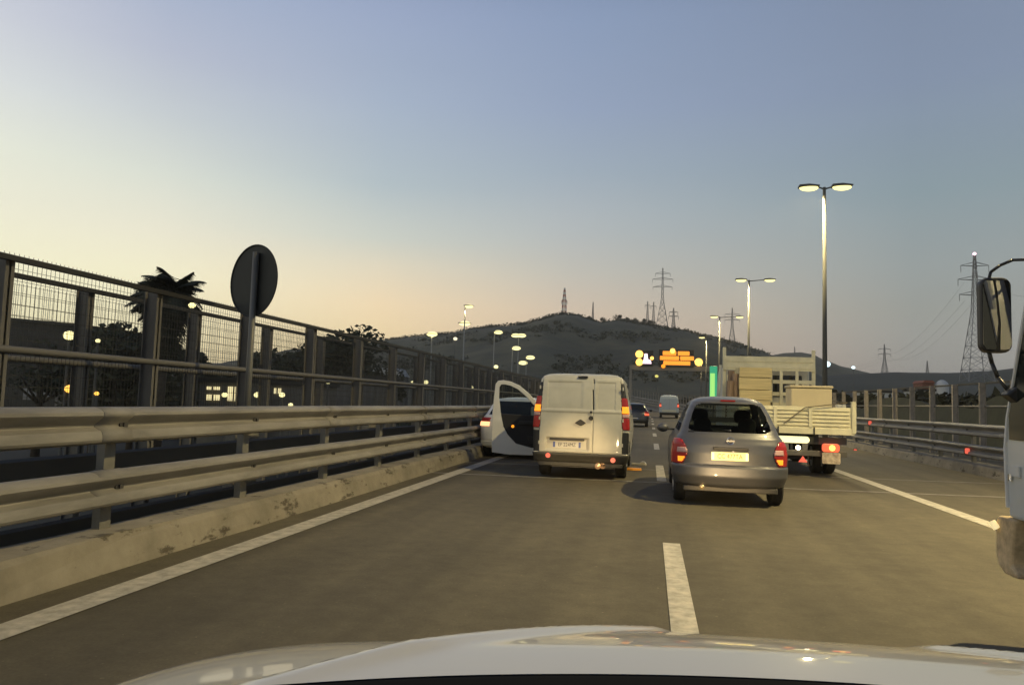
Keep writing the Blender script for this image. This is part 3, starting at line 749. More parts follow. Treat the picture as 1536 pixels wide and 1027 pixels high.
# headboard
hy = 3.55
hb = MB().box(-hw + .02, hw, hy, hy + .05, 2.27, 2.62); hb.box(-hw + .08, hw - .05, hy - .012, hy - .001, 2.32, 2.40); hb.box(-hw + .08, hw - .05, hy - .012, hy - .001, 2.48, 2.56)
hbo = hb.build('headboard', TRUCKP, tk, bevel=.008)
for x, z1 in ((-hw + .04, 2.84), (hw - .02, 2.80)):
    MB().box(x - .04, x + .04, hy + .052, hy + .12, .95, z1).build('headboard_post', TRUCKP, tk, bevel=.006)
gd = MB()
for x in (.30, .67): gd.box(x - .035, x + .035, hy - .002, hy + .03, 1.2, 2.269)
for z in (2.0, 1.70, 1.45): gd.box(-.05, hw - .06, hy + .031, hy + .045, z - .04, z + .05)
gd.box(-hw + .10, 0.1, hy + .031, hy + .05, 1.2, 2.15)
gd.build('window_guard', TRUCKP, tk)
# cab
cb = MB().prism([(4.0, .75), (5.9, .75), (6.0, 1.4), (5.5, 2.22), (5.3, 2.34), (4.05, 2.38), (3.98, 2.28)], 'x', -1.05, 1.05)
cbo = cb.build('cab', TRUCKW, tk, bevel=.06)
MB().box(-.35, .86, 3.955, 3.975, 1.65, 2.18).build('cab_rear_window', GL_D, cbo)
MB().prism([(0, 0), (.07, 0), (.11, .95), (.05, .95)], 'y', 3.70, 3.74).build('cab_side_pipe', TRUCKW, tk, loc=(-hw - .12, 0, 1.45))
# chassis
ch = MB()
for x in (-.40, .40): ch.box(x - .04, x + .04, .1, 5.5, .66, .86)
for y in (.3, 1.6, 2.9): ch.box(-.36, .36, y, y + .08, .69, .83)
ch.build('chassis', BLACK, tk)
for s in (-1, 1):
    wheel(tk, s * .88, 1.35, .36, .20); wheel(tk, s * .64, 1.35, .36, .20); wheel(tk, s * .88, 4.9, .36, .22)
MB().box(-.6, .6, 1.28, 1.42, .28, .44).build('rear_axle', BLACK, tk)
MB().box(-.80, .98, .12, .20, .42, .53).build('underrun_bar', mat('underrun_steel', (.13, .12, .10), .6, .3), tk, bevel=.01)
MB().box(-.80, .98, .16, .2, .66, .80).build('lamp_bar', mat('underrun_steel', (.13, .12, .10), .6, .3), tk)
pb = MB().prism([(a - .05, b + .74) for a, b in rr(.62, .13, .06)], 'y', .05, .09).build('lit_plate', mat('lit_truck_plate', (.8, .75, .45), .4, emit=(1, .92, .5), es=1.1), tk)  # the lit look is emission in the plate itself
MB().tube((.05, .06, .58), (.05, .10, .58), .045, .045, 16).build('reversing_lamp', WARMW, tk)
for s in (-1, 1):
    tl = MB().prism([(a + s * .66, b + .60) for a, b in rr(.32, .16, .05)], 'y', .04, .11).build('tail_lamp', REDLIT if s > 0 else REDL, tk, bevel=.01)
    MB().tube((s * .68, .03, .60), (s * .68, .039, .60), .058, .058, 18).build('lit_lens', AMB2, tl)
mf = MB().prism([(a + .66, b + .40) for a, b in rr(.34, .22, .03)], 'y', .02, .04).build('warning_panel', mat('pale_warning_panel', (.62, .52, .36), .6, 0, .3, 14, var2=(.35, .25, .18)), tk)
tri = MB().prism([(.05, .30), (.22, .30), (.135, .42)], 'y', .05, .07).build('reflector', REFR, tk)
MB().box(.70, .96, .8, .82, .28, .75).build('mud_flap', RUB, tk)
for x in (.28, .54): MB().tube((x, .3, .22), (x, .3, .42), .015, .015, 6).build('hanging_bracket', GALV, tk)
rp = MB().path([(.95, -.045, 1.5), (.15, -.05, 1.38), (-.25, -.05, 1.05)], .010, 6); rp.path([(.95, .05, 1.5), (1.15, 2.0, 1.55), (.98, 3.5, 1.9)], .012, 6)
tag(rp.build('tie_rope', mat('rope', (.16, .13, .08), .9), loc=tk.location), 'thin dark tie rope slung across the tailboard of the flatbed truck', 'rope')
# cargo
bx = tk.location.x
pl = empty('board_stack', (bx - .50, TY + 2.2, 1.0), 'tall stack of yellowish timber boards standing on the truck bed', 'boards')
zz = 0
for k, h in enumerate((.22, .30, .24, .28, .24)):
    ox = random.uniform(-.02, .02); MB().box(-.36 + ox, .36 + ox, 0, 1.1, zz + .004, zz + h - .008).build('board', PLYW, pl, bevel=.008); zz += h
mr = empty('mat_roll', (bx - 1.02, TY + 2.3, 1.0), 'brown rolled mats standing upright on the truck beside the timber stack', 'rolls')
for dx, dy, h, rd in ((-.05, 0, .95, .085), (.09, .06, 1.12, .09), (.0, .22, 1.2, .08)):
    MB().tube((dx, dy, 0), (dx + .03, dy + .02, h), rd, rd * .92, 14).build('roll', MATR, mr, smooth=False)
cbx = empty('storage_box', (bx + .40, TY + .55, 1.0), 'cream box resting on the truck bed against the tailboard, right of the timber', 'box')
MB().box(-.40, .40, 0, .65, .01, .78).build('box_body', BOXM, cbx, bevel=.02); MB().box(-.42, .42, -.02, .67, .79, .84).build('lid', BOXM, cbx, bevel=.012)
cn = empty('canister', (bx + .95, TY + .5, 1.0), 'small pale round canister on the truck bed right of the cream box', 'canister')
MB().tube((0, 0, 0), (0, 0, .46), .10, .10, 20).build('drum', TRUCKW, cn, smooth=False, bevel=.01); MB().tube((0, 0, .46), (0, 0, .52), .04, .04, 12).build('cap', BLACK, cn)

# ---- truck cab at right edge of frame ----
RX = 2.10
RY = 4.84
rt = empty('truck_cab', (RX, RY, 0), 'pale blue truck cab at the right edge with dark wing mirror and dirty bumper', 'truck')
cab = MB().prism([(.08, .74), (.10, 1.15), (.06, 1.32), (-.22, 2.05), (-.48, 2.62), (-.75, 2.72), (-2.2, 2.72), (-2.25, .74), (-1.15, .74), (-1.05, 1.0), (-.75, 1.16), (-.45, 1.0), (-.33, .74)], 'x', 0.0, 2.2).build('cab', BLUEW, rt, bevel=.02)
MB().prism([(.035, 1.20), (.03, 1.34), (-.25, 2.02), (-.45, 2.45), (-1.25, 2.45), (-1.25, 1.20)], 'x', -.008, -.001).build('side_window', GL_D, rt)
MB().prism([(-.02, .86), (.0, 1.19), (-1.3, 1.19), (-1.3, 1.1), (-1.0, 1.1), (-.75, 1.2), (-.5, 1.1), (-.36, .86)][:2] + [(-.36, 1.19), (-.36, .86)], 'x', -.006, -.001).build('door_panel', BLUEW, rt)
MB().prism([(.085, .80), (.10, 1.15), (.062, 1.33), (-.20, 2.0), (-.215, 1.99), (.045, 1.33), (.082, 1.15), (.067, .80)], 'x', -.012, .02).build('pillar_trim', PYLW, rt)
MB().tube((-.013, .02, .96), (-.013, .02, 1.0), .012, .012, 8).build('clip', CHROME, rt)
MB().box(-.02, -.009, -.10, .0, .99, 1.05).build('door_sticker', ROOFW, rt)
MB().box(.12, 2.1, .062, .11, 1.35, 1.40).build('windscreen_seal', BLACK, rt)
MB().prism([(.07, 1.42), (-.18, 2.06), (-.44, 2.6), (-.46, 2.58), (-.21, 2.03), (.04, 1.4)], 'x', .1, 2.1).build('windscreen', GL_D, rt)
bpf = [(-.03, .74), (.17, .74), (.205, .70), (.215, .50), (.18, .44), (.10, .405), (-.06, .41), (-.05, .44), (.02, .47), (.0, .60)]
MB().prism(bpf, 'x', -.02, 2.24).build('front_bumper', DIRTY, rt, bevel=.02)
MB().tube((-.03, .16, .66), (-.05, .18, .70), .02, .02, 10).build('bumper_marker', glow('marker_lit', (1, .8, .4), .8), rt)
for y in (-.74, ):
    wh = wheel(rt, .17, y, .38, .24)
    wheel(rt, 2.03, y, .38, .24)
MB().prism([(-1.12, .4), (-1.12, .95), (-.75, 1.12), (-.40, .95), (-.20, .70), (-.05, .4), (-.2, .4), (-.4, .4)], 'x', .05, 2.1).build('wheel_arch', BLACK, rt)
MB().box(.25, 1.95, -3.2, -2.3, .55, .8).build('chassis', BLACK, rt)
# mirror
c = at(1495, 472, 4.86)
mx, mz = c.x - RX, c.z
mb_ = MB().prism([(a + mx, b + mz) for a, b in rr(.172, .455, .05)], 'y', .02, .09).build('wing_mirror', BLACK, rt, bevel=.015)
MB().prism([(mx - .078, mz - .18), (mx - .062, mz - .208), (mx - .012, mz - .21), (mx + .005, mz - .05), (mx - .008, mz + .12), (mx - .02, mz + .205), (mx - .062, mz + .205), (mx - .076, mz + .18)], 'y', .012, .019).build('mirror_glass', MIRR, mb_).rotation_euler.z = R(0)
o = MB().prism([(mx + .012, mz - .21), (mx + .06, mz - .208), (mx + .076, mz - .18), (mx + .076, mz + .18), (mx + .06, mz + .208), (mx - .006, mz + .205), (mx + .004, mz + .12), (mx + .018, mz - .05)], 'y', .010, .019).build('mirror_glass', MIRR, mb_)
a1 = [at(1483, 420, 4.89), at(1486, 408, 4.89), at(1500, 398, 4.87), at(1519, 390, 4.84), at(1550, 389, 4.74), at(1600, 392, 4.54)]
MB().path([(p_.x - RX, p_.y - RY, p_.z) for p_ in a1], .009, 10).build('mirror_arm', BLACK, mb_, smooth=True)
a2 = [at(1483, 525, 4.90), at(1488, 545, 4.90), at(1497, 566, 4.88), at(1512, 585, 4.84), at(1535, 592, 4.74)]
MB().path([(p_.x - RX, p_.y - RY, p_.z) for p_ in a2], .012, 10).build('mirror_arm', BLACK, mb_, smooth=True)
bk = at(1524, 592, 4.79)
MB().prism([(bk.x - RX - .06, bk.z), (bk.x - RX + .0, bk.z + .05), (bk.x - RX + .10, bk.z + .06), (bk.x - RX + .10, bk.z - .07), (bk.x - RX, bk.z - .05)], 'y', -.08, .02).build('mirror_bracket', BLACK, mb_, bevel=.01)

# ---- own car (bonnet in the foreground) ----
OX = .30
own = empty('own_car', (OX, 0, 0), 'white car bonnet at the bottom of the picture with a black windscreen cowl', 'car', rz=R(5))
HW = .99
def hoodz(x, y):                       # local: x from the car centre, y forward
    d_ = y - .95 + .12 * x * x; z = .990 - .32 * max(0, d_) ** 2
    u = x / HW; z -= .05 * abs(u) ** 8 + .004 * u * u
    cx = max(.20, .61 - (y - 1.02) * 1.05) + (.16 if x > 0 else 0); t = cx - abs(x)
    z += (.15 + .85 * min(1, max(0, (y - 1.058 + .25 * (x - .08) ** 2) / .10))) * (.028 / (1 + math.exp(-t / .007)) + .010 * math.exp(-((t - .03) / .03) ** 2) - .014)
    return z
def cowly(x): return 1.058 - .25 * (x - .08) ** 2
hm = MB(); nx, ny = 190, 70
for j in range(ny + 1):
    for i in range(nx + 1):
        x = -HW + 2 * HW * i / nx; v = j / ny
        y = cowly(x) * (1 - v) + (2.02 - .13 * abs(x / HW) ** 3) * v
        hm.v.append((x, y, hoodz(x, y)))
for j in range(ny):
    for i in range(nx): a = j * (nx + 1) + i; hm.f.append((a, a + 1, a + nx + 2, a + nx + 1))
hm.build('bonnet', OWNP, own, smooth=True)
OK_ = [(.22, .84, -2.0, 1.9, .3, .5), (.35, .94, -2.1, 2.05, .3, .5), (.6, .97, -2.1, 2.08, .3, .5), (.68, .97, -2.1, 1.90, .3, .5), (.76, .965, -2.1, 1.6, .3, .45), (.83, .96, -2.1, 1.2, .3, .3), (.90, .955, -2.1, .80, .3, .2)]
def ocl(x, y, z, seg):
    if seg in ('left', 'right') and (arch(y, z, 1.25, .37) or arch(y, z, -1.35, .37)): return None
    return 'fender'
G = vehicle2(own, OK_, 4, lin(.22, .90, 30) + [.90], lambda x, y, z, s: ocl(x, y, z, s), {'fender': OWNP})
cw = MB(); n = 40
for i in range(n + 1):
    x = -.985 + 1.97 * i / n; yf = cowly(x) - .002
    zf = hoodz(x, yf)
    for dy, dz in ((.012, -.002), (-.004, -.002), (-.012, -.016), (-.10, -.016), (-.60, -.05)): cw.v.append((x, yf + dy, zf + dz))
for i in range(n):
    for k in range(4): a = i * 5 + k; cw.f.append((a, a + 5, a + 6, a + 1))
cwo = cw.build('windscreen_cowl', mat('cowl_plastic', (.008, .009, .012), .85, spec=.15), own, smooth=True)
for x in (-.68, .68): wheel(own, x * 1.15, 1.25, .31, .2); wheel(own, x * 1.15, -1.35, .31, .2)
HLT = glow('headlamp_lens', (1, .9, .65), 6)
for s in (-1, 1):
    h_ = MB().ball((s * .66, 1.97, .62), .13, .06, .07).build('headlamp', HLT, own, smooth=True)

# ------------------------------------------------------------------ lamps
def spot(loc, energy, col, ang=150, blend=.6, target=None, size=.12):
    l = bpy.data.lights.new('lamp_light', 'SPOT'); l.energy = energy; l.color = col; l.spot_size = R(ang); l.spot_blend = blend; l.shadow_soft_size = size
    o = bpy.data.objects.new('lamp_light', l); COL.objects.link(o); o.location = loc
    if target is not None: o.rotation_euler = (Vector(target) - Vector(loc)).to_track_quat('-Z', 'Y').to_euler()
    return o
WARM = (1, .80, .38)
for s in (-1, 1):
    spot((OX - .18 + s * .62, 2.34, .66), 3200, (1, .70, .34), 10 if s > 0 else 9, 1.0, (1.05, 10.4, .40) if s > 0 else (-1.25, 13.1, .42), .04)
SL = [(10.5, 8.0, 8)]
POLEL = mat('far_lamp_pole', (.34, .33, .29), .8)
def street_lamp(X, Y, Ht, z0, arms, label, pm_=None, head=LAMPW, hs=(.80, .40), energy=3500, ang=155, aimx=None, group='street lamps along the right shoulder'):
    r = empty('street_lamp', (X, Y, z0), label, 'street lamp', group)
    MB().tube((0, 0, 0), (0, 0, Ht), .11, .06, 14).build('pole', pm_ or POLEM, r, smooth=True)
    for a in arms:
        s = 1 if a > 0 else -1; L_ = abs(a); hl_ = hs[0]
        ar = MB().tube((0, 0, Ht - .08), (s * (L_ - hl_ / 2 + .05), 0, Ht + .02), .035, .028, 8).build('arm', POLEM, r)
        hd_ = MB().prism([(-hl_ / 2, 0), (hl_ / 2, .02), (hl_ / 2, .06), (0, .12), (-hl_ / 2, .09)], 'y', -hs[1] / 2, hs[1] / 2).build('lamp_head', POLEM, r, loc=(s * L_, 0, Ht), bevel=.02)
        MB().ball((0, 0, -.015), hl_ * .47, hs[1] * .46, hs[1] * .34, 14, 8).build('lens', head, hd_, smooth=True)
        if energy and (s < 0 or aimx is None and z0 < -1): spot((X + s * L_, Y, z0 + Ht - .18), energy, WARM, ang, .5 if ang > 140 else 1.0, (aimx if aimx is not None else X + s * L_ - (1.0 if s < 0 else -.5), Y, z0))
    return r
labs = ['nearest tall lit double armed street lamp rising behind the flatbed truck', 'second lit double armed street lamp from the flatbed truck', 'third lit double armed street lamp, beside the distant pylon', 'fourth lit street lamp, right of the orange message sign']
def lampfoot(px, pytop, Y):
    a = at(px, pytop, Y); return a
for i, (px, py, Y, arms) in enumerate(((1236.5, 281, 31.5, (-.60, .68)), (1123.5, 420, 55.5, (-.55, 1.45)), (1079.5, 475, 79, (-.55, 2.0)), (1060, 506, 98, (-.6,)))):  # right arms and heads added, drawn from windscreen ghost images of the lamps
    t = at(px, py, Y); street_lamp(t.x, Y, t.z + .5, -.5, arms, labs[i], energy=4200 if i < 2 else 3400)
t = at(1052, 541, 128)
street_lamp(t.x, 128, t.z, 0, (-.6,), 'fifth lit street lamp, at the right end of the gantry beam', head=LAMPF, hs=(1.2, .5), energy=1200)
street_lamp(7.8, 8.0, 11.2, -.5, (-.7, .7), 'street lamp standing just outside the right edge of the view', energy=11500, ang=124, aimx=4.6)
for i, (px, py, Y, s) in enumerate(((703, 459, 76, 1), (697, 485, 92, 0), (648, 501, 108, 0), (747, 498, 104, 1), (774, 522, 140, 1), (784, 544, 185, 1), (795, 536, 175, 1), (778, 503, 150, 2))):
    t = at(px, py, Y); k = Y / 100
    lab = ['tallest lit lamp left of the white van, its head above another lamp', 'bright wide lamp just below the tallest lamp left of the van', 'lit lamp farthest to the left over the fence, before the hill', 'lit lamp just right of the two tallest left lamps', 'lit lamp lower down, right above the open van door', 'lowest small lit lamp above the open van door', 'small lit lamp nearest the white van roof, left of it', 'twin headed lit lamp on the hill slope above the van door'][i]
    arms = {0: (.02,), 1: (.55 * k,), 2: (-.42 * k, .42 * k)}[s]
    hw_ = (1.7 if s == 0 else 1.35) * k  # heads and lenses oversized to imitate the bloom around the lamps
    px0 = t.x - (.5 * k if s == 1 else 0)
    street_lamp(px0, Y, t.z + 3, -3, arms, lab, POLEL, head=LAMPF, hs=(hw_, hw_ * .6), energy=3600 if i < 4 else 0, group='lamps over the road on the left')

# smaller lights low down: globe lamps on short poles
def globe(px, py, Y, r_, m_, lab, pole=True):
    t = at(px, py, Y); r = empty('lamp', (t.x, Y, -3.0), lab, 'lamp', 'small distant lamps')
    MB().ball((0, 0, t.z + 3), r_, r_, r_ * .8, 12, 8).build('lamp_globe', m_, r, smooth=True)
    MB().tube((0, 0, 0), (0, 0, t.z + 3 - r_ * .7), .07, .05, 8).build('pole', POLEM, r)
GL = [(104, 503, 27, .24, LAMPF, 'white lamp on a pole in front of the dark building at far left'), (147, 511, 27, .10, LAMPF, 'small white lamp just right of the second fence post'), (105, 583, 27, .21, LAMPO, 'large orange lamp low behind the left fence'),
      (120, 577, 27, .08, LAMPO, 'tiny orange lamp beside the large orange lamp'), (145, 590, 27, .10, LAMPO, 'small orange lamp right of the large orange one'), (288, 458, 25, .13, LAMPF, 'white lamp against the palm tree near the fence top'),
      (337, 592, 34, .15, LAMPF, 'white lamp in front of the lit windows, left one'), (386, 592, 34, .17, LAMPF, 'white lamp just left of the sign post foot'), (423, 592, 34, .15, LAMPF, 'white lamp low right of the round sign'),
      (436, 607, 34, .12, LAMPF, 'small white lamp touching the guard rail top, right of the sign'), (492, 573, 40, .13, LAMPF, 'small white lamp on the middle fence rail'), (619, 573, 90, .22, LAMPF, 'left one of two small lamps low behind the far fence'),
      (639, 573, 90, .32, LAMPF, 'brighter right one of two small lamps low behind the far fence'), (707, 581, 80, .25, LAMPF, 'small white lamp just left of the open van door'), (744, 550, 120, .38, LAMPF, 'small white lamp above the open van door frame'),
      (683, 508, 170, .5, mat('dim_lamp', (.6, .55, .4), .5, emit=(1, .9, .6), es=1.2), 'dim lamp between the left tall lamps'), (1240, 546, 130, .62, LAMPB, 'bright cool white lamp right of the truck headboard'), (1280, 551, 170, .40, LAMPB, 'smaller cool white lamp further right of the truck headboard'),  # first entry is an added globe for a lamp's windscreen ghost
      (985, 564, 150, .35, mat('yellow_dim', (.6, .5, .1), .5, emit=(.9, .8, .2), es=.9), 'dim yellow lamp under the gantry beam')]
for a in GL: globe(*a)

# ------------------------------------------------------------------ gantry with message panels
GY = 110.0
gt = empty('message_gantry', (0, 0, 0), 'overhead gantry with orange text panel, pale symbol panel and flashing amber lamps', 'gantry')
a = at(948, 551, GY); b = at(1090, 556, GY)
MB().box(a.x, b.x, GY - .3, GY + .3, a.z - .35, a.z + .35).build('beam', BEAM, gt)
MB().box(b.x - .35, b.x, GY - .25, GY + .25, -.5, a.z - .36).build('post', BEAM, gt)
MB().box(a.x - .35, a.x - .01, GY - .2, GY + .2, -.5, a.z + .35).build('post', BEAM, gt)
def panel(px0, px1, py0, py1):
    p0 = at(px0, py1, GY - .5); p1 = at(px1, py0, GY - .5)
    return p0, p1, MB().box(p0.x, p1.x, GY - .5, GY - .31, p0.z, p1.z).build('message_panel', BLACK, gt)
p0, p1, mp_ = panel(988, 1041, 525, 550)
hx = (p1.x - p0.x); hz = (p1.z - p0.z)
for r_, segs in enumerate(([(.12, .47), (.55, .86)], [(.04, .56), (.62, .96)], [(.14, .86)])):
    zc = p1.z - hz * (.20 + .28 * r_)
    for (u0, u1) in segs:
        mb = MB(); u = u0
        while u < u1:
            x = p0.x + hx * u
            mb.prism([(q_[0] + x + .11, q_[1] + zc) for q_ in rr(.30, .62, .12)], 'y', GY - .53, GY - .51); u += .27 / hx
        mb.build('text_row', LEDO, mp_)
p0, p1, m2_ = panel(958, 980, 526, 549)
sm = MB(); cx = p0.x + (p1.x - p0.x) * .42; cz = p0.z + (p1.z - p0.z) * .5
sm.prism([(cx - .35, cz - .75), (cx + .95, cz - .75), (cx + .85, cz - .25), (cx + .45, cz - .1), (cx + .35, cz + .7), (cx - .05, cz + .7), (cx - .15, cz - .1)], 'y', GY - .53, GY - .51)
sm.build('symbol', LEDP, m2_)
for (px, py, rd) in ((959, 531, .56), (959, 543, .52), (1048, 543, .56), (995, 549, .30), (1009, 526, .36), (978, 537, .26)):
    t = at(px, py, GY - .75); MB().ball((t.x, t.y, t.z), rd, .12, rd, 14, 8).build('flashing_lamp', AMB2 if px != 995 else AMB, gt, smooth=True)
# green lit sign
gs = at(1070, 598, 72); ge = at(1070, 549, 72)
gn = empty('green_sign', (gs.x, 72, 0), 'narrow upright green illuminated sign just left of the flatbed truck', 'sign')
hz = ge.z - gs.z
MB().box(-.34, .34, 0, .2, gs.z, ge.z).build('sign_box', GREEND, gn, bevel=.03); MB().box(-.30, .12, -.03, -.002, gs.z + .1, gs.z + hz * .78).build('lit_panel', GREENL, gn, bevel=.02)
MB().tube((0, .1, -.2), (0, .1, gs.z), .06, .06, 10).build('post', POLEM, gn)

# ------------------------------------------------------------------ vegetation
def crown(mb, blobs, n, size, rnd):
    for _ in range(n):
        c, r = blobs[rnd.randrange(len(blobs))]
        v = Vector((rnd.gauss(0, 1), rnd.gauss(0, 1), rnd.gauss(0, 1))).normalized() * (rnd.random() ** .45)
        p = Vector((c[0] + v.x * r[0], c[1] + v.y * r[1], c[2] + v.z * r[2]))
        a = Vector((rnd.gauss(0, 1), rnd.gauss(0, 1), rnd.gauss(0, .6))).normalized(); b = a.cross(Vector((rnd.gauss(0, 1), rnd.gauss(0, 1), rnd.gauss(0, 1)))).normalized()
        s = size * rnd.uniform(.5, 1.3)
        mb.add([p - a * s, p + b * s * .55, p + a * s, p - b * s * .55], [(0, 1, 2, 3)])
def make_tree(seed, h, wd, n, size, m=LEAF, dens=7):
    rnd = random.Random(seed); blobs = []
    for i in range(dens):
        t = rnd.uniform(.42, .95); rad = wd * (.5 if t < .8 else .3)
        a = rnd.uniform(0, 6.28); q = rnd.uniform(0, rad)
        s = wd * rnd.uniform(.16, .30)
        blobs.append(((q * math.cos(a), q * math.sin(a), h * t), (s, s, s * .8)))
    blobs.append(((0, 0, h * .62), (wd * .33, wd * .33, h * .22)))
    mb = MB(); crown(mb, blobs, n, size, rnd)
    tr = MB().tube((0, 0, 0), (0, 0, h * .62), h * .028, h * .015, 8)
    for b_ in blobs[:5]: tr.tube((0, 0, h * .35), b_[0], h * .012, h * .004, 6)
    return mb, tr
def tree(name, X, Y, z, seed, h, wd, n, size, label, group='trees behind the left fence', m=LEAF, dens=7):
    r = empty(name, (X, Y, z), label, 'tree', group); c, t = make_tree(seed, h, wd, n, size, m, dens)
    c.build('crown', m, r, fix=False); t.build('trunk', BARK, r, smooth=True); return r
TR = [(178, 497, 34, 5.0, 3, 'dark bushy tree between the second and third fence posts'), (150, 490, 42, 6, 4, 'dark tree behind the second fence post'), (205, 505, 38, 5, 5, 'low dark tree just left of the palm'),
      (295, 520, 52, 5, 6, 'dark tree just right of the palm'), (330, 545, 60, 9, 8, 'low dark tree above the lit windows'), (430, 520, 55, 8, 9, 'rounded tree right of the round sign'), (385, 548, 70, 8, 14, 'low tree behind the round sign post'),
      (475, 518, 62, 9, 10, 'dark tree behind the fence, second right of the round sign'), (520, 512, 75, 11, 11, 'broad dark tree at the foot of the hill, left of the far lamp'), (565, 520, 90, 12, 12, 'farthest dark tree at the hill foot behind the left fence')]
for i, (px, py, Y, wd, sd, lb) in enumerate(TR):
    t = at(px, py, Y); h = t.z + 3
    tree('broadleaf_tree', t.x, Y, -3, sd, h * 1.02, wd, 3800, .17 + Y * .0022, lb)
t = at(70, 462, 40)
tree('sparse_tree', t.x, 40, -3, 21, t.z + 3, 5.5, 500, .16, 'thin leafed tree showing above the dark building at far left', dens=5)
# palm
t = at(250, 423, 33)
pm = empty('palm_tree', (t.x, 33, -3), 'shaggy dark palm tree rising above the fence between two posts', 'tree')
tz = t.z + 3 - .6
MB().tube((0, 0, 0), (.15, 0, tz), .26, .19, 12).build('trunk', BARK, pm, smooth=True)
fr = MB(); rnd = random.Random(5)
for k in range(230):
    az = rnd.uniform(0, 6.28); el = rnd.choice((-.4, -.2, 0, .2, .4, .6, .8)) + rnd.uniform(-.15, .15) if k > 60 else rnd.uniform(-1.4, -.5); Lf = rnd.uniform(.9, 2.3) * (1 if k > 60 else .8)
    pos = Vector((.15, 0, tz - (0 if k > 60 else rnd.uniform(0, 1.9)))); dirv = Vector((math.cos(az) * math.cos(el), math.sin(az) * math.cos(el), math.sin(el)))
    seg = 12; wind = Vector((-.17, 0, 0))
    for s_ in range(seg):
        np_ = pos + dirv * (Lf / seg); dirv = (dirv + Vector((0, 0, -.11)) + wind * .5).normalized()
        side = dirv.cross(Vector((0, 0, 1))); side = side.normalized() if side.length > .01 else Vector((1, 0, 0))
        pos0 = pos
        fr.add([pos - side * .02, pos + side * .02, np_ + side * .015, np_ - side * .015], [(0, 1, 2, 3)])
        for q_ in range(2):
            for sg_ in (-1, 1):
                ll = .60 * math.sin(math.pi * (s_ + 1.5 + q_ * .5) / (seg + 2)) * rnd.uniform(.7, 1.1)
                b0 = pos.lerp(np_, q_ * .5); tip = b0 + side * sg_ * ll + dirv * ll * .55 + Vector((0, 0, -ll * .55))
                fr.add([b0, b0 + dirv * .13, tip], [(0, 1, 2)])
        pos = np_
    
for _ in range(9000):
    u = rnd.random()
    c_ = Vector((-.05, 0, tz + .15)) if u < .45 else Vector((.1, 0, tz - 1.6)); q_ = (1.3, 1.1, .75) if u < .45 else (.95, .9, 1.9)
    v = Vector((rnd.gauss(0, 1), rnd.gauss(0, 1), rnd.gauss(0, 1))).normalized() * rnd.random() ** .5
    p = c_ + Vector((v.x * q_[0], v.y * q_[1], v.z * q_[2])); a = (Vector((v.x - .35, v.y, -.25 - .6 * (u > .45))) + Vector((rnd.gauss(0, .25), rnd.gauss(0, .25), rnd.gauss(0, .25)))).normalized(); b = a.cross(Vector((rnd.gauss(0, 1), rnd.gauss(0, 1), rnd.gauss(0, 1)))).normalized()
    l_ = rnd.uniform(.15, .42); fr.add([p, p + a * l_ * .5 + b * .022, p + a * l_, p + a * l_ * .5 - b * .022], [(0, 1, 2, 3)])
fr.build('crown', LEAFD, pm, fix=False)
# second, lower drooping palm head
def under(px0, px1, Y0, Y1, pyt, n, m_, name, lab_kind, size, base=-3.0, seed=1):
    rnd = random.Random(seed); mb = MB()
    for _ in range(n):
        Y = rnd.uniform(Y0, Y1); t = at(rnd.uniform(px0, px1), 0, Y)
        nn = noise.noise(Vector((t.x * .12, Y * .12, seed))) ; tt = at(975, pyt, Y).z
        zt = tt + nn * 1.6; z = zt - abs(rnd.gauss(0, .8)) * 1.2
        if z < base: z = base + rnd.random()
        p = Vector((t.x, Y, z)); a = Vector((rnd.gauss(0, 1), rnd.gauss(0, 1), rnd.gauss(0, .7))).normalized(); b = a.cross(Vector((rnd.gauss(0, 1), rnd.gauss(0, 1), 1))).normalized(); s = size * rnd.uniform(.5, 1.4)
        mb.add([p - a * s, p + b * s * .6, p + a * s, p - b * s * .6], [(0, 1, 2, 3)])
    return tag(mb.build(name, m_, fix=False), kind='stuff')
# bushes: right embankment and left low ground, as displaced banks with leaf cover
def bank(x0, x1, y0, y1, hfun, name, m_, n, size, seed):
    rnd = random.Random(seed); mb = MB(); nx, ny = 24, 60
    for j in range(ny + 1):
        for i in range(nx + 1):
            X = x0 + (x1 - x0) * i / nx; Y = y0 + (y1 - y0) * j / ny
            e = min(1, i / 3, (nx - i) / 3) ; X2 = X + px_(Y); mb.v.append((X2, Y, -3.2 + (hfun(X, Y) + 3.1) * e))
    for j in range(ny):
        for i in range(nx): a = j * (nx + 1) + i; mb.f.append((a, a + 1, a + nx + 2, a + nx + 1))
    for _ in range(n):
        u = rnd.random(); X = x0 + (x1 - x0) * (.06 + .88 * u); Y = y0 + (y1 - y0) * rnd.random() ** 1.5; e = min(1, u * 8, (1 - u) * 8)
        z = -3.2 + (hfun(X, Y) + 3.1) * e + abs(rnd.gauss(0, .22)); p = Vector((X + px_(Y), Y, z))
        a = Vector((rnd.gauss(0, 1), rnd.gauss(0, 1), rnd.gauss(0, .8))).normalized(); b = a.cross(Vector((rnd.gauss(0, 1), rnd.gauss(0, 1), 1))).normalized(); s = size * rnd.uniform(.5, 1.5) * (1 + Y * .01)
        mb.add([p - a * s, p + b * s * .6, p + a * s, p - b * s * .6], [(0, 1, 2, 3)])
    tag(mb.build(name, m_, fix=False), kind='stuff')
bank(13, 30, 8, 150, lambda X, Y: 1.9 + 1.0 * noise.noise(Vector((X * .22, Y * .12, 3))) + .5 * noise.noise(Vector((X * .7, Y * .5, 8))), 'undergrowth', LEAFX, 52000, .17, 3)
bank(-44, -22, 60, 230, lambda X, Y: -1.9 + 1.2 * noise.noise(Vector((X * .15, Y * .08, 5))) + .5 * noise.noise(Vector((X * .6, Y * .4, 1))), 'undergrowth', LEAFD, 9000, .25, 4)

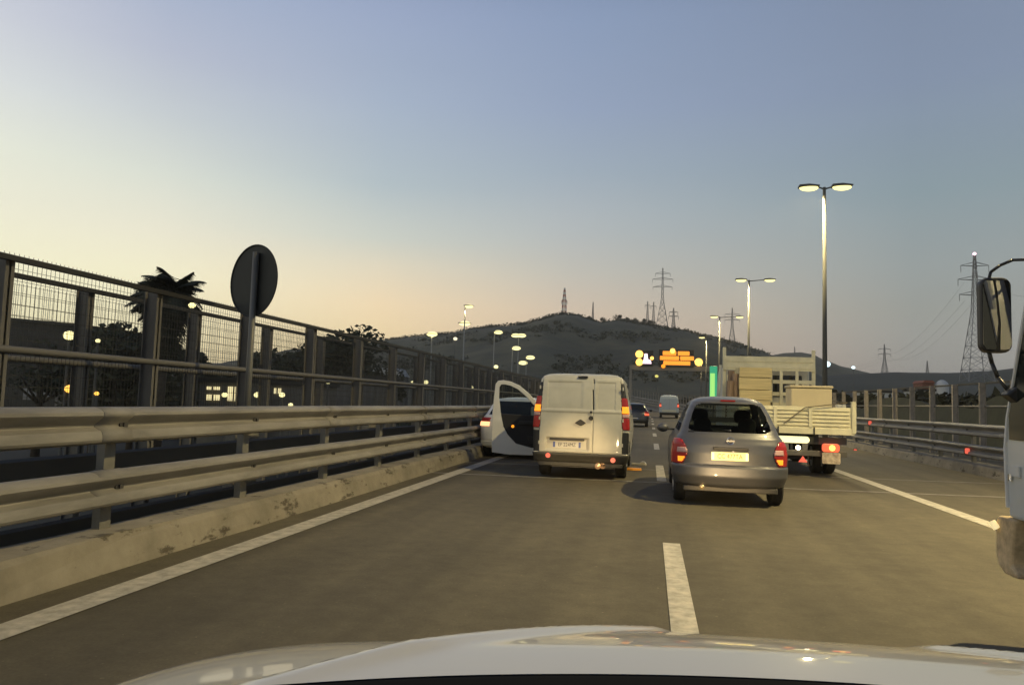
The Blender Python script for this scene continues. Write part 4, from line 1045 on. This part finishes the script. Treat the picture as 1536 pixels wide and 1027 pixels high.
# ------------------------------------------------------------------ hills
def hill(name, pts, D, back, front, m_, nx=120, ny=30, rough=3, seed=0, foot=-4):
    xs = [(at(px, py, D).x, at(px, py, D).z) for px, py in pts]
    def ridge(X):
        if X <= xs[0][0]: return xs[0][1]
        for (a, za), (b, zb) in zip(xs, xs[1:]):
            if X <= b: t = (X - a) / (b - a); t = t * t * (3 - 2 * t) * .5 + t * .5; return za + (zb - za) * t
        return xs[-1][1]
    mb = MB(); X0, X1 = xs[0][0], xs[-1][0]
    for j in range(ny + 1):
        v = j / ny; Y = D - front + (front + back) * v; s = (Y - (D - front)) / front if Y < D else 1 - (Y - D) / back
        s = max(0, min(1, s)); f_ = s * s * (3 - 2 * s) * .6 + s * .4
        for i in range(nx + 1):
            X = X0 + (X1 - X0) * i / nx; r_ = ridge(X)
            nz = rough * noise.noise(Vector((X * .02, Y * .02, seed))) + rough * .4 * noise.noise(Vector((X * .07, Y * .07, seed)))
            k = Y / D if Y < D else 1
            mb.v.append((X * (.35 + .65 * k), Y, foot + (r_ - foot) * f_ + nz * (1 - abs(2 * s - 1) if s < 1 else 0) + (.5 * nz * .3)))
    for j in range(ny):
        for i in range(nx): a = j * (nx + 1) + i; mb.f.append((a, a + 1, a + nx + 2, a + nx + 1))
    tag(mb.build(name, m_, smooth=True), kind='structure'); return ridge, xs
main = [(300, 560), (380, 540), (480, 524), (560, 516), (600, 509), (640, 505), (680, 502), (720, 494), (750, 490), (790, 487), (815, 480), (835, 474), (850, 472), (868, 474), (885, 481), (900, 486), (930, 482), (980, 489), (1020, 496), (1060, 505), (1100, 515), (1130, 525), (1155, 534), (1185, 548), (1230, 566), (1300, 600)]
ridge, rx = hill('hill', main, 500, 250, 340, HILLM, rough=5, seed=3)
hill('hill', [(1060, 560), (1110, 541), (1150, 534), (1180, 529), (1200, 528), (1218, 531), (1240, 541), (1265, 550), (1300, 558), (1340, 575)], 900, 200, 300, HILLM, 60, 20, 4, 9)
hill('hill', [(1080, 590), (1200, 566), (1280, 561), (1345, 558), (1420, 559), (1480, 556), (1536, 550), (1600, 546), (1750, 545), (1900, 552)], 420, 300, 250, HILLR, 80, 20, 3, 12)
hill('hill', [(-500, 540), (-200, 545), (0, 548), (150, 546), (300, 544), (450, 545), (600, 550), (700, 560)], 900, 300, 300, HILL2, 60, 16, 6, 15)
# scrub and treeline on the ridge (one mass)
rnd = random.Random(11); sc = MB(); ctr = []
while len(ctr) < 1750:
    X = rnd.uniform(rx[2][0], rx[-4][0]); z0 = ridge(X)
    if len(ctr) < 900:
        if noise.noise(Vector((X * .035, 0, 2))) < -.22 and rnd.random() < .8: continue
        Y = 500 + rnd.uniform(-8, 4); z = z0 - .3; q = rnd.uniform(1.2, 3.0) * (1.25 if X < rx[12][0] else 1)
    else:
        dy = rnd.uniform(8, 250); s_ = 1 - dy / 340; f_ = s_ * s_ * (3 - 2 * s_) * .6 + s_ * .4; Y = 500 - dy
        if noise.noise(Vector((X * .02, Y * .02, 5))) < .05: continue
        z = -4 + (z0 + 4) * f_ + .3; X = X * (.35 + .65 * Y / 500); q = rnd.uniform(1.0, 2.6)
    ctr.append((X, Y, z, q))
for X, Y, z, q in ctr:
    for _ in range(26):
        v = Vector((rnd.gauss(0, 1), rnd.gauss(0, 1), rnd.gauss(0, 1))).normalized() * (rnd.random() ** .4)
        p = Vector((X + v.x * q * 1.3, Y + v.y * q, z + v.z * q * .75)); s = rnd.uniform(.25, .7)
        a = Vector((rnd.gauss(0, 1), rnd.gauss(0, 1), rnd.gauss(0, .8))).normalized(); b = a.cross(Vector((rnd.gauss(0, 1), rnd.gauss(0, 1), 1))).normalized()
        sc.add([p - a * s, p + b * s * .7, p + a * s, p - b * s * .7], [(0, 1, 2, 3)])
tag(sc.build('woods', LEAF, fix=False), kind='stuff')
# individual trees on the crest
CT = [(743, 486, 5, 'small round tree on the left part of the hill crest'), (766, 484, 5, 'second small tree left of the red and white mast'), (786, 482, 6, 'small tree close left of the hill summit'), (829, 470, 5, 'tree just left of the red and white mast on the summit'), (869, 471, 5, 'low tree just right of the red and white mast'), (882, 473, 7, 'dark tree right of the summit mast'),
      (905, 475, 9, 'wind leaning tree beside a gap on the hill crest'), (929, 471, 10, 'tallest dark tree on the hill crest'), (941, 475, 8, 'round tree right of the tallest crest tree'), (953, 476, 8, 'third of the row of crest trees right of the tallest'), (966, 477, 8, 'round crest tree left of the large pylon'), (977, 479, 7, 'small crest tree at the foot of the large pylon'), (1046, 499, 5, 'tiny tree on the right slope of the hill'), (1062, 502, 5, 'tiny tree lower on the right slope of the hill')]
protos = []
for sd in (31, 32, 33):
    c, t = make_tree(sd, 8, 8, 1500, .34, LEAFD, 9); protos.append((c.build('crown', LEAFD, fix=False), t.build('trunk', BARK)))
for i, (px, py, sz, lb) in enumerate(CT):
    t = at(px, py, 498); r = empty('crest_tree', (t.x, 498, t.z - sz * 1.0), lb, 'tree', 'trees on the hill crest'); r.scale = (sz / 8 * .9,) * 3; r.rotation_euler.z = i * 1.7
    for src in protos[i % 3]:
        o = src if i < 3 else src.copy()
        if i >= 3: COL.objects.link(o)
        o.parent = r

# ------------------------------------------------------------------ pylons
def bar(mb, a, b, r): mb.tube(a, b, r, r, 4, False)
def pylon(px, pyb, pyt, Y, wb, wt, arms, lab, name='power_pylon', bands=False, thick=.10, light=False, neck=.55):
    b = at(px, pyb, Y); t = at(px, pyt, Y); H = t.z - b.z + 4
    r = empty(name, (b.x, Y, b.z - 4), lab, 'pylon', 'pylons on the skyline')
    def hwid(z):
        u = z / H
        return (wb + (wt - wb) * (u / neck)) / 2 if u < neck else wt / 2 * (1 - .75 * (u - neck) / (1 - neck))
    nl = 12; zs = [H * (1 - (1 - i / nl) ** 1.15) for i in range(nl + 1)]
    groups = {}
    for i, (z0, z1) in enumerate(zip(zs, zs[1:])):
        key = ('red' if i % 2 == 0 else 'white') if bands else 'steel'
        mb = groups.setdefault(key, MB())
        c0 = [(sx * hwid(z0), sy * hwid(z0), z0) for sx, sy in ((-1, -1), (1, -1), (1, 1), (-1, 1))]; c1 = [(sx * hwid(z1), sy * hwid(z1), z1) for sx, sy in ((-1, -1), (1, -1), (1, 1), (-1, 1))]
        for k in range(4):
            bar(mb, c0[k], c1[k], thick); bar(mb, c0[k], c1[(k + 1) % 4], thick * .55); bar(mb, c0[(k + 1) % 4], c1[k], thick * .55); bar(mb, c1[k], c1[(k + 1) % 4], thick * .5)
    for key, mb in groups.items():
        mb.build('lattice' if key != 'red' else 'red_lattice', {'steel': PYL, 'red': PYLR, 'white': PYLW}[key], r, fix=False)
    for (u, L_) in arms:
        z = H * u; mb = MB(); h_ = hwid(z)
        for s in (-1, 1):
            for sy in (-1, 1): bar(mb, (s * h_, sy * h_, z), (s * L_, 0, z + .2), thick * .7); bar(mb, (s * h_, sy * h_, z + H * .03), (s * L_, 0, z + .25), thick * .6)
            bar(mb, (s * L_, 0, z + .2), (s * L_, 0, z - 2.2), thick * .8)
        mb.build('cross_arm', PYL, r, fix=False)
    if light: MB().ball((0, 0, H + .3), .55, .55, .55, 10, 6).build('warning_light', glow('obstruction_light', (1, .55, .7), 5), r)
    return r
pylon(1465, 556, 382, 290, 8.5, 2.2, ((.68, 5.2), (.80, 5.6), (.91, 4.6)), 'large lattice pylon at right with a pink light on top', thick=.13, light=True)
pylon(993, 490, 402, 560, 10, 1.8, ((.70, 7), (.82, 7.5), (.91, 5.5)), 'tallest pylon on the hill crest with three cross arms', thick=.17, neck=.5)
pylon(846, 472, 432, 520, 3.2, 2.4, ((.6, 2.0),), 'red and white banded lattice mast on the hill summit', name='radio_mast', bands=True, thick=.22)
pylon(889, 484, 453, 540, 2.0, 1.0, (), 'slim lattice mast right of the summit mast', name='radio_mast', thick=.18)
pylon(971, 487, 452, 600, 3.0, 1.5, ((.85, 2),), 'left one of two thin masts by the tallest pylon', name='radio_mast', thick=.16)
pylon(980, 488, 453, 600, 3.0, 1.5, ((.85, 2),), 'right one of two thin masts by the tallest pylon', name='radio_mast', thick=.16)
pylon(1010, 496, 462, 540, 4.5, 1.6, ((.7, 3.5), (.85, 3)), 'short pylon standing just right of the tallest pylon', thick=.18)
pylon(1098, 520, 462, 640, 7, 1.8, ((.72, 6), (.85, 6)), 'pylon behind the right slope of the hill beside a street lamp', thick=.16)
pylon(1327, 560, 516, 700, 6, 1.6, ((.7, 5), (.85, 5)), 'small distant pylon between the flatbed truck and the large pylon', thick=.17)
pylon(1192, 545, 520, 950, 3, 1.5, (), 'tiny faint mast above the flatbed truck', name='radio_mast', thick=.16)
pylon(1391, 560, 541, 800, 3, 1.5, (), 'tiny faint mast on the low ridge near the white dome', name='radio_mast', thick=.16)
# wires
WM = mat('cable_aluminium', (.12, .12, .125), .5, .3)
def wires(p0, p1, sag, lab):
    mb = MB(); n = 24; pts = []
    for i in range(n + 1):
        t = i / n; q = Vector(p0).lerp(Vector(p1), t); q.z -= sag * 4 * t * (1 - t); pts.append(q)
    for a_, b_ in zip(pts, pts[1:]): mb.tube(a_, b_, .02 + .00004 * a_.y, .02 + .00004 * b_.y, 4, False)
    tag(mb.build('power_line', WM, fix=False), lab, 'cable', 'power lines between the pylons')
A = at(1446, 424, 290); B = at(1321, 530, 700)
wires(A, B, 9, 'upper power line from the large right pylon to the small distant pylon')
wires(at(1483, 424, 290), at(1332, 535, 700), 12, 'second power line from the large right pylon to the distant pylon')
wires(at(1448, 450, 290), at(1320, 538, 700), 9, 'lowest power line from the large right pylon to the distant pylon')
wires(at(1330, 533, 700), at(1103, 490, 640), 22, 'long power line from the small distant pylon to the hill slope pylon')
wires(at(1325, 540, 700), at(1094, 500, 640), 22, 'lower long power line from the distant pylon to the hill slope pylon')
wires(at(1483, 424, 290), at(1640, 420, 150), 4, 'power line leaving the large right pylon toward the right edge')

# ------------------------------------------------------------------ buildings and odd distant things
a = at(-60, 473, 62); b = at(119, 490, 62)
bd = empty('warehouse', ((a.x + b.x) / 2, 62, -3), 'long dark flat roofed building behind the fence at far left', 'building')
w_ = (b.x - a.x) / 2
MB().prism([(-w_, 0), (w_, 0), (w_, b.z + 3), (-w_, a.z + 3)], 'y', 0, 14).build('wall', WALLD, bd)
MB().prism([(-w_ - .3, a.z + 3.01), (w_ + .3, b.z + 3.01), (w_ + .3, b.z + 3.25), (-w_ - .3, a.z + 3.25)], 'y', -.3, 14.3).build('roof', FRAIL, bd)
lo = at(60, 600, 61.5).z + 3; hi = at(60, 583, 61.5).z + 3
MB().box(w_ - 5.6, w_ - 2.6, -.06, -.002, lo, hi).build('pale_shutter', mat('pale_shutter_metal', (.22, .22, .21), .7, 0, .3, 3), bd)
MB().box(w_ - 2.0, w_ - .6, -.06, -.002, lo - .8, hi + .2).build('door', WALLM, bd)
def house(px0, px1, pyt, pyb, Y, lab, wins=(), wm=WALLM, rm=None, cat='building', name='house', D=5):
    a = at(px0, pyt, Y); b = at(px1, pyb, Y); w = abs(b.x - a.x) / 2
    h = empty(name, ((a.x + b.x) / 2, Y, -3), lab, cat)
    H = a.z + 3; MB().box(-w, w, 0, D, 0, H).build('wall', wm, h)
    if rm: MB().prism([(-w - .15, H + .005), (w + .15, H + .005), (w * .7, H + w * .5), (-w * .7, H + w * .5)], 'y', -.3, D + .3).build('roof', rm, h)
    else: MB().box(-w - .15, w + .15, -.15, D + .15, H + .002, H + .25).build('roof', FRAIL, h)
    for (q0, q1, r0, r1) in wins:
        u = at(q0, r1, Y); v = at(q1, r0, Y); cx_ = (a.x + b.x) / 2
        f_ = MB().box(u.x - cx_, v.x - cx_, -.10, -.002, u.z + 3, v.z + 3).build('window', WINL, h)
        MB().box((u.x + v.x) / 2 - cx_ - .04, (u.x + v.x) / 2 - cx_ + .04, -.13, -.101, u.z + 3, v.z + 3).build('mullion', FRAIL, f_)
    return h
house(300, 372, 572, 612, 38, 'low building with two bright yellowish windows left of the sign post', ((311, 330, 580, 584), (311, 330, 592, 600), (342, 362, 580, 601)))
house(376, 450, 576, 612, 40, 'low building with small lit windows right of the sign post', ((378, 390, 583, 598), (412, 422, 582, 590)))
house(462, 560, 566, 612, 50, 'dim low building behind the fence middle', (), WALLM)
house(556, 600, 563, 585, 140, 'pale roofed small building at the hill foot behind the fence', (), WALLM, ROOFW)
house(1296, 1342, 588, 600, 95, 'white sheet roofed shed beyond the right fence', (), ROOFW, None)
house(1378, 1402, 586, 590, 90, 'small white shed between right fence posts', (), ROOFW, None)
house(1384, 1401, 574, 580, 150, 'small red roofed house beside the white dome', (), mat('reddish_wall', (.20, .08, .05), .9), ROOFR)
t = at(1413, 580, 150)
dm = empty('white_dome', (t.x, 150, -3), 'white dome shaped tent standing beyond the right fence', 'tent')
MB().ball((0, 0, t.z + 3), 1.15, 1.15, 1.3, 20, 12).build('canopy', ROOFW, dm, smooth=True); MB().tube((0, 0, 0), (0, 0, t.z + 3), 1.13, 1.13, 20).build('wall', ROOFW, dm)

hz = MB().box(-1300, 1300, -60, 1500, -4.0, 75)
hm_ = bpy.data.materials.new('air_haze'); hm_.use_nodes = True; hn = hm_.node_tree; hn.nodes.remove(hn.nodes['Principled BSDF'])
pvn = hn.nodes.new('ShaderNodeVolumePrincipled'); pvn.inputs['Density'].default_value = .0004; pvn.inputs['Color'].default_value = (.93, .85, .68, 1); pvn.inputs['Anisotropy'].default_value = .3
hn.links.new(pvn.outputs[0], hn.nodes['Material Output'].inputs['Volume'])
tag(hz.build('haze', hm_), kind='stuff')
# ------------------------------------------------------------------ sky and sun
SUN_AZ = -62     # degrees from +Y, negative = to the left
w = bpy.data.worlds.new('World'); scene.world = w; w.use_nodes = True; nt = w.node_tree; N = nt.nodes; L = nt.links
bg = N['Background']; out = N['World Output']
tc = N.new('ShaderNodeTexCoord'); sep = N.new('ShaderNodeSeparateXYZ'); nrm = N.new('ShaderNodeVectorMath'); nrm.operation = 'NORMALIZE'
L.new(tc.outputs['Generated'], nrm.inputs[0]); L.new(nrm.outputs[0], sep.inputs[0])
el = N.new('ShaderNodeMath'); el.operation = 'ARCSINE'; L.new(sep.outputs['Z'], el.inputs[0])
mr_ = N.new('ShaderNodeMapRange'); mr_.inputs[1].default_value = 0; mr_.inputs[2].default_value = R(60); L.new(el.outputs[0], mr_.inputs[0])
az = N.new('ShaderNodeMath'); az.operation = 'ARCTAN2'; L.new(sep.outputs['X'], az.inputs[0]); L.new(sep.outputs['Y'], az.inputs[1])
def ramp(stops):
    r = N.new('ShaderNodeValToRGB'); r.color_ramp.interpolation = 'B_SPLINE' if False else 'EASE'
    e = r.color_ramp.elements
    while len(e) > 1: e.remove(e[-1])
    for k, (d_, c) in enumerate(stops):
        x = e[0] if k == 0 else e.new(d_ / 60)
        x.position = d_ / 60; c = [min(255, v * (1 + (.085 * (1 - d_ / 13) if d_ < 13 else 0))) for v in c]; x.color = (*[(v / 255 / 12.92 if v / 255 <= .04045 else ((v / 255 + .055) / 1.055) ** 2.4) for v in c], 1)
    r.color_ramp.interpolation = 'LINEAR'; L.new(mr_.outputs[0], r.inputs[0]); return r
# colours of the twilight sky at elevation (deg), for four azimuths (deg from the road axis)
SKY = [(-50, [(0, (246, 215, 165)), (4, (250, 232, 190)), (8, (250, 243, 210)), (12, (241, 240, 218)), (15, (236, 238, 221)), (19, (222, 226, 225)), (23, (207, 211, 220)), (27, (196, 199, 214)), (40, (130, 145, 180)), (60, (80, 95, 130))]),
       (-37, [(0, (244, 212, 160)), (4, (248, 230, 188)), (8, (246, 240, 206)), (11, (238, 234, 212)), (15, (220, 225, 214)), (19, (199, 206, 210)), (23, (182, 189, 206)), (28, (163, 176, 201)), (40, (112, 128, 164)), (60, (75, 90, 125))]),
       (-21, [(0, (250, 208, 152)), (4, (250, 216, 168)), (7, (244, 221, 182)), (10, (227, 218, 194)), (12, (206, 210, 200)), (16, (180, 193, 199)), (22, (164, 178, 198)), (28, (152, 166, 194)), (40, (105, 122, 160)), (60, (72, 88, 122))]),
       (-6, [(0, (222, 180, 148)), (4, (214, 186, 160)), (7, (208, 191, 170)), (10, (193, 190, 180)), (13, (181, 187, 188)), (17.5, (160, 174, 187)), (22, (148, 163, 188)), (28, (138, 155, 184)), (40, (98, 116, 155)), (60, (66, 82, 116))]),
       (18, [(0, (160, 150, 145)), (3, (155, 153, 148)), (7, (152, 155, 150)), (10, (150, 158, 158)), (15, (139, 156, 164)), (22, (130, 145, 168)), (28, (124, 139, 164)), (40, (85, 102, 135)), (60, (60, 75, 104))])]
cur = ramp(SKY[0][1]).outputs[0]
for (a0, _), (a1, st) in zip(SKY, SKY[1:]):
    m_ = N.new('ShaderNodeMapRange'); m_.inputs[1].default_value = R(a0); m_.inputs[2].default_value = R(a1); L.new(az.outputs[0], m_.inputs[0])
    m2 = N.new('ShaderNodeMixRGB'); L.new(m_.outputs[0], m2.inputs[0]); L.new(cur, m2.inputs[1]); L.new(ramp(st).outputs[0], m2.inputs[2]); cur = m2.outputs[0]
# faint uneven veils of high haze
vn = N.new('ShaderNodeTexNoise'); vmap = N.new('ShaderNodeMapping'); vmap.inputs['Scale'].default_value = (1.2, 1.2, 7); L.new(nrm.outputs[0], vmap.inputs[0]); L.new(vmap.outputs[0], vn.inputs['Vector']); vn.inputs['Scale'].default_value = 1.6; vn.inputs['Detail'].default_value = 4
vr = N.new('ShaderNodeMapRange'); vr.inputs[3].default_value = .965; vr.inputs[4].default_value = 1.035; L.new(vn.outputs['Fac'], vr.inputs[0])
vs_ = N.new('ShaderNodeVectorMath'); vs_.operation = 'SCALE'; L.new(m2.outputs[0], vs_.inputs[0]); L.new(vr.outputs[0], vs_.inputs['Scale'])
L.new(vs_.outputs[0], bg.inputs[0]); bg.inputs[1].default_value = 1.05
sky = N.new('ShaderNodeTexSky'); sky.sky_type = 'NISHITA'; sky.sun_disc = False; sky.sun_elevation = R(-4); sky.sun_rotation = R(SUN_AZ)
bg2 = N.new('ShaderNodeBackground'); L.new(sky.outputs[0], bg2.inputs[0]); bg2.inputs[1].default_value = .05
ad = N.new('ShaderNodeAddShader'); L.new(bg.outputs[0], ad.inputs[0]); L.new(bg2.outputs[0], ad.inputs[1]); L.new(ad.outputs[0], out.inputs[0])
s = bpy.data.lights.new('sun', 'SUN'); s.energy = .12; s.angle = R(15); s.color = (1, .75, .5)
so = bpy.data.objects.new('sun', s); COL.objects.link(so)
dv = Vector((math.sin(R(SUN_AZ)), math.cos(R(SUN_AZ)), math.sin(R(3)))); so.rotation_euler = (-dv).to_track_quat('-Z', 'Y').to_euler()
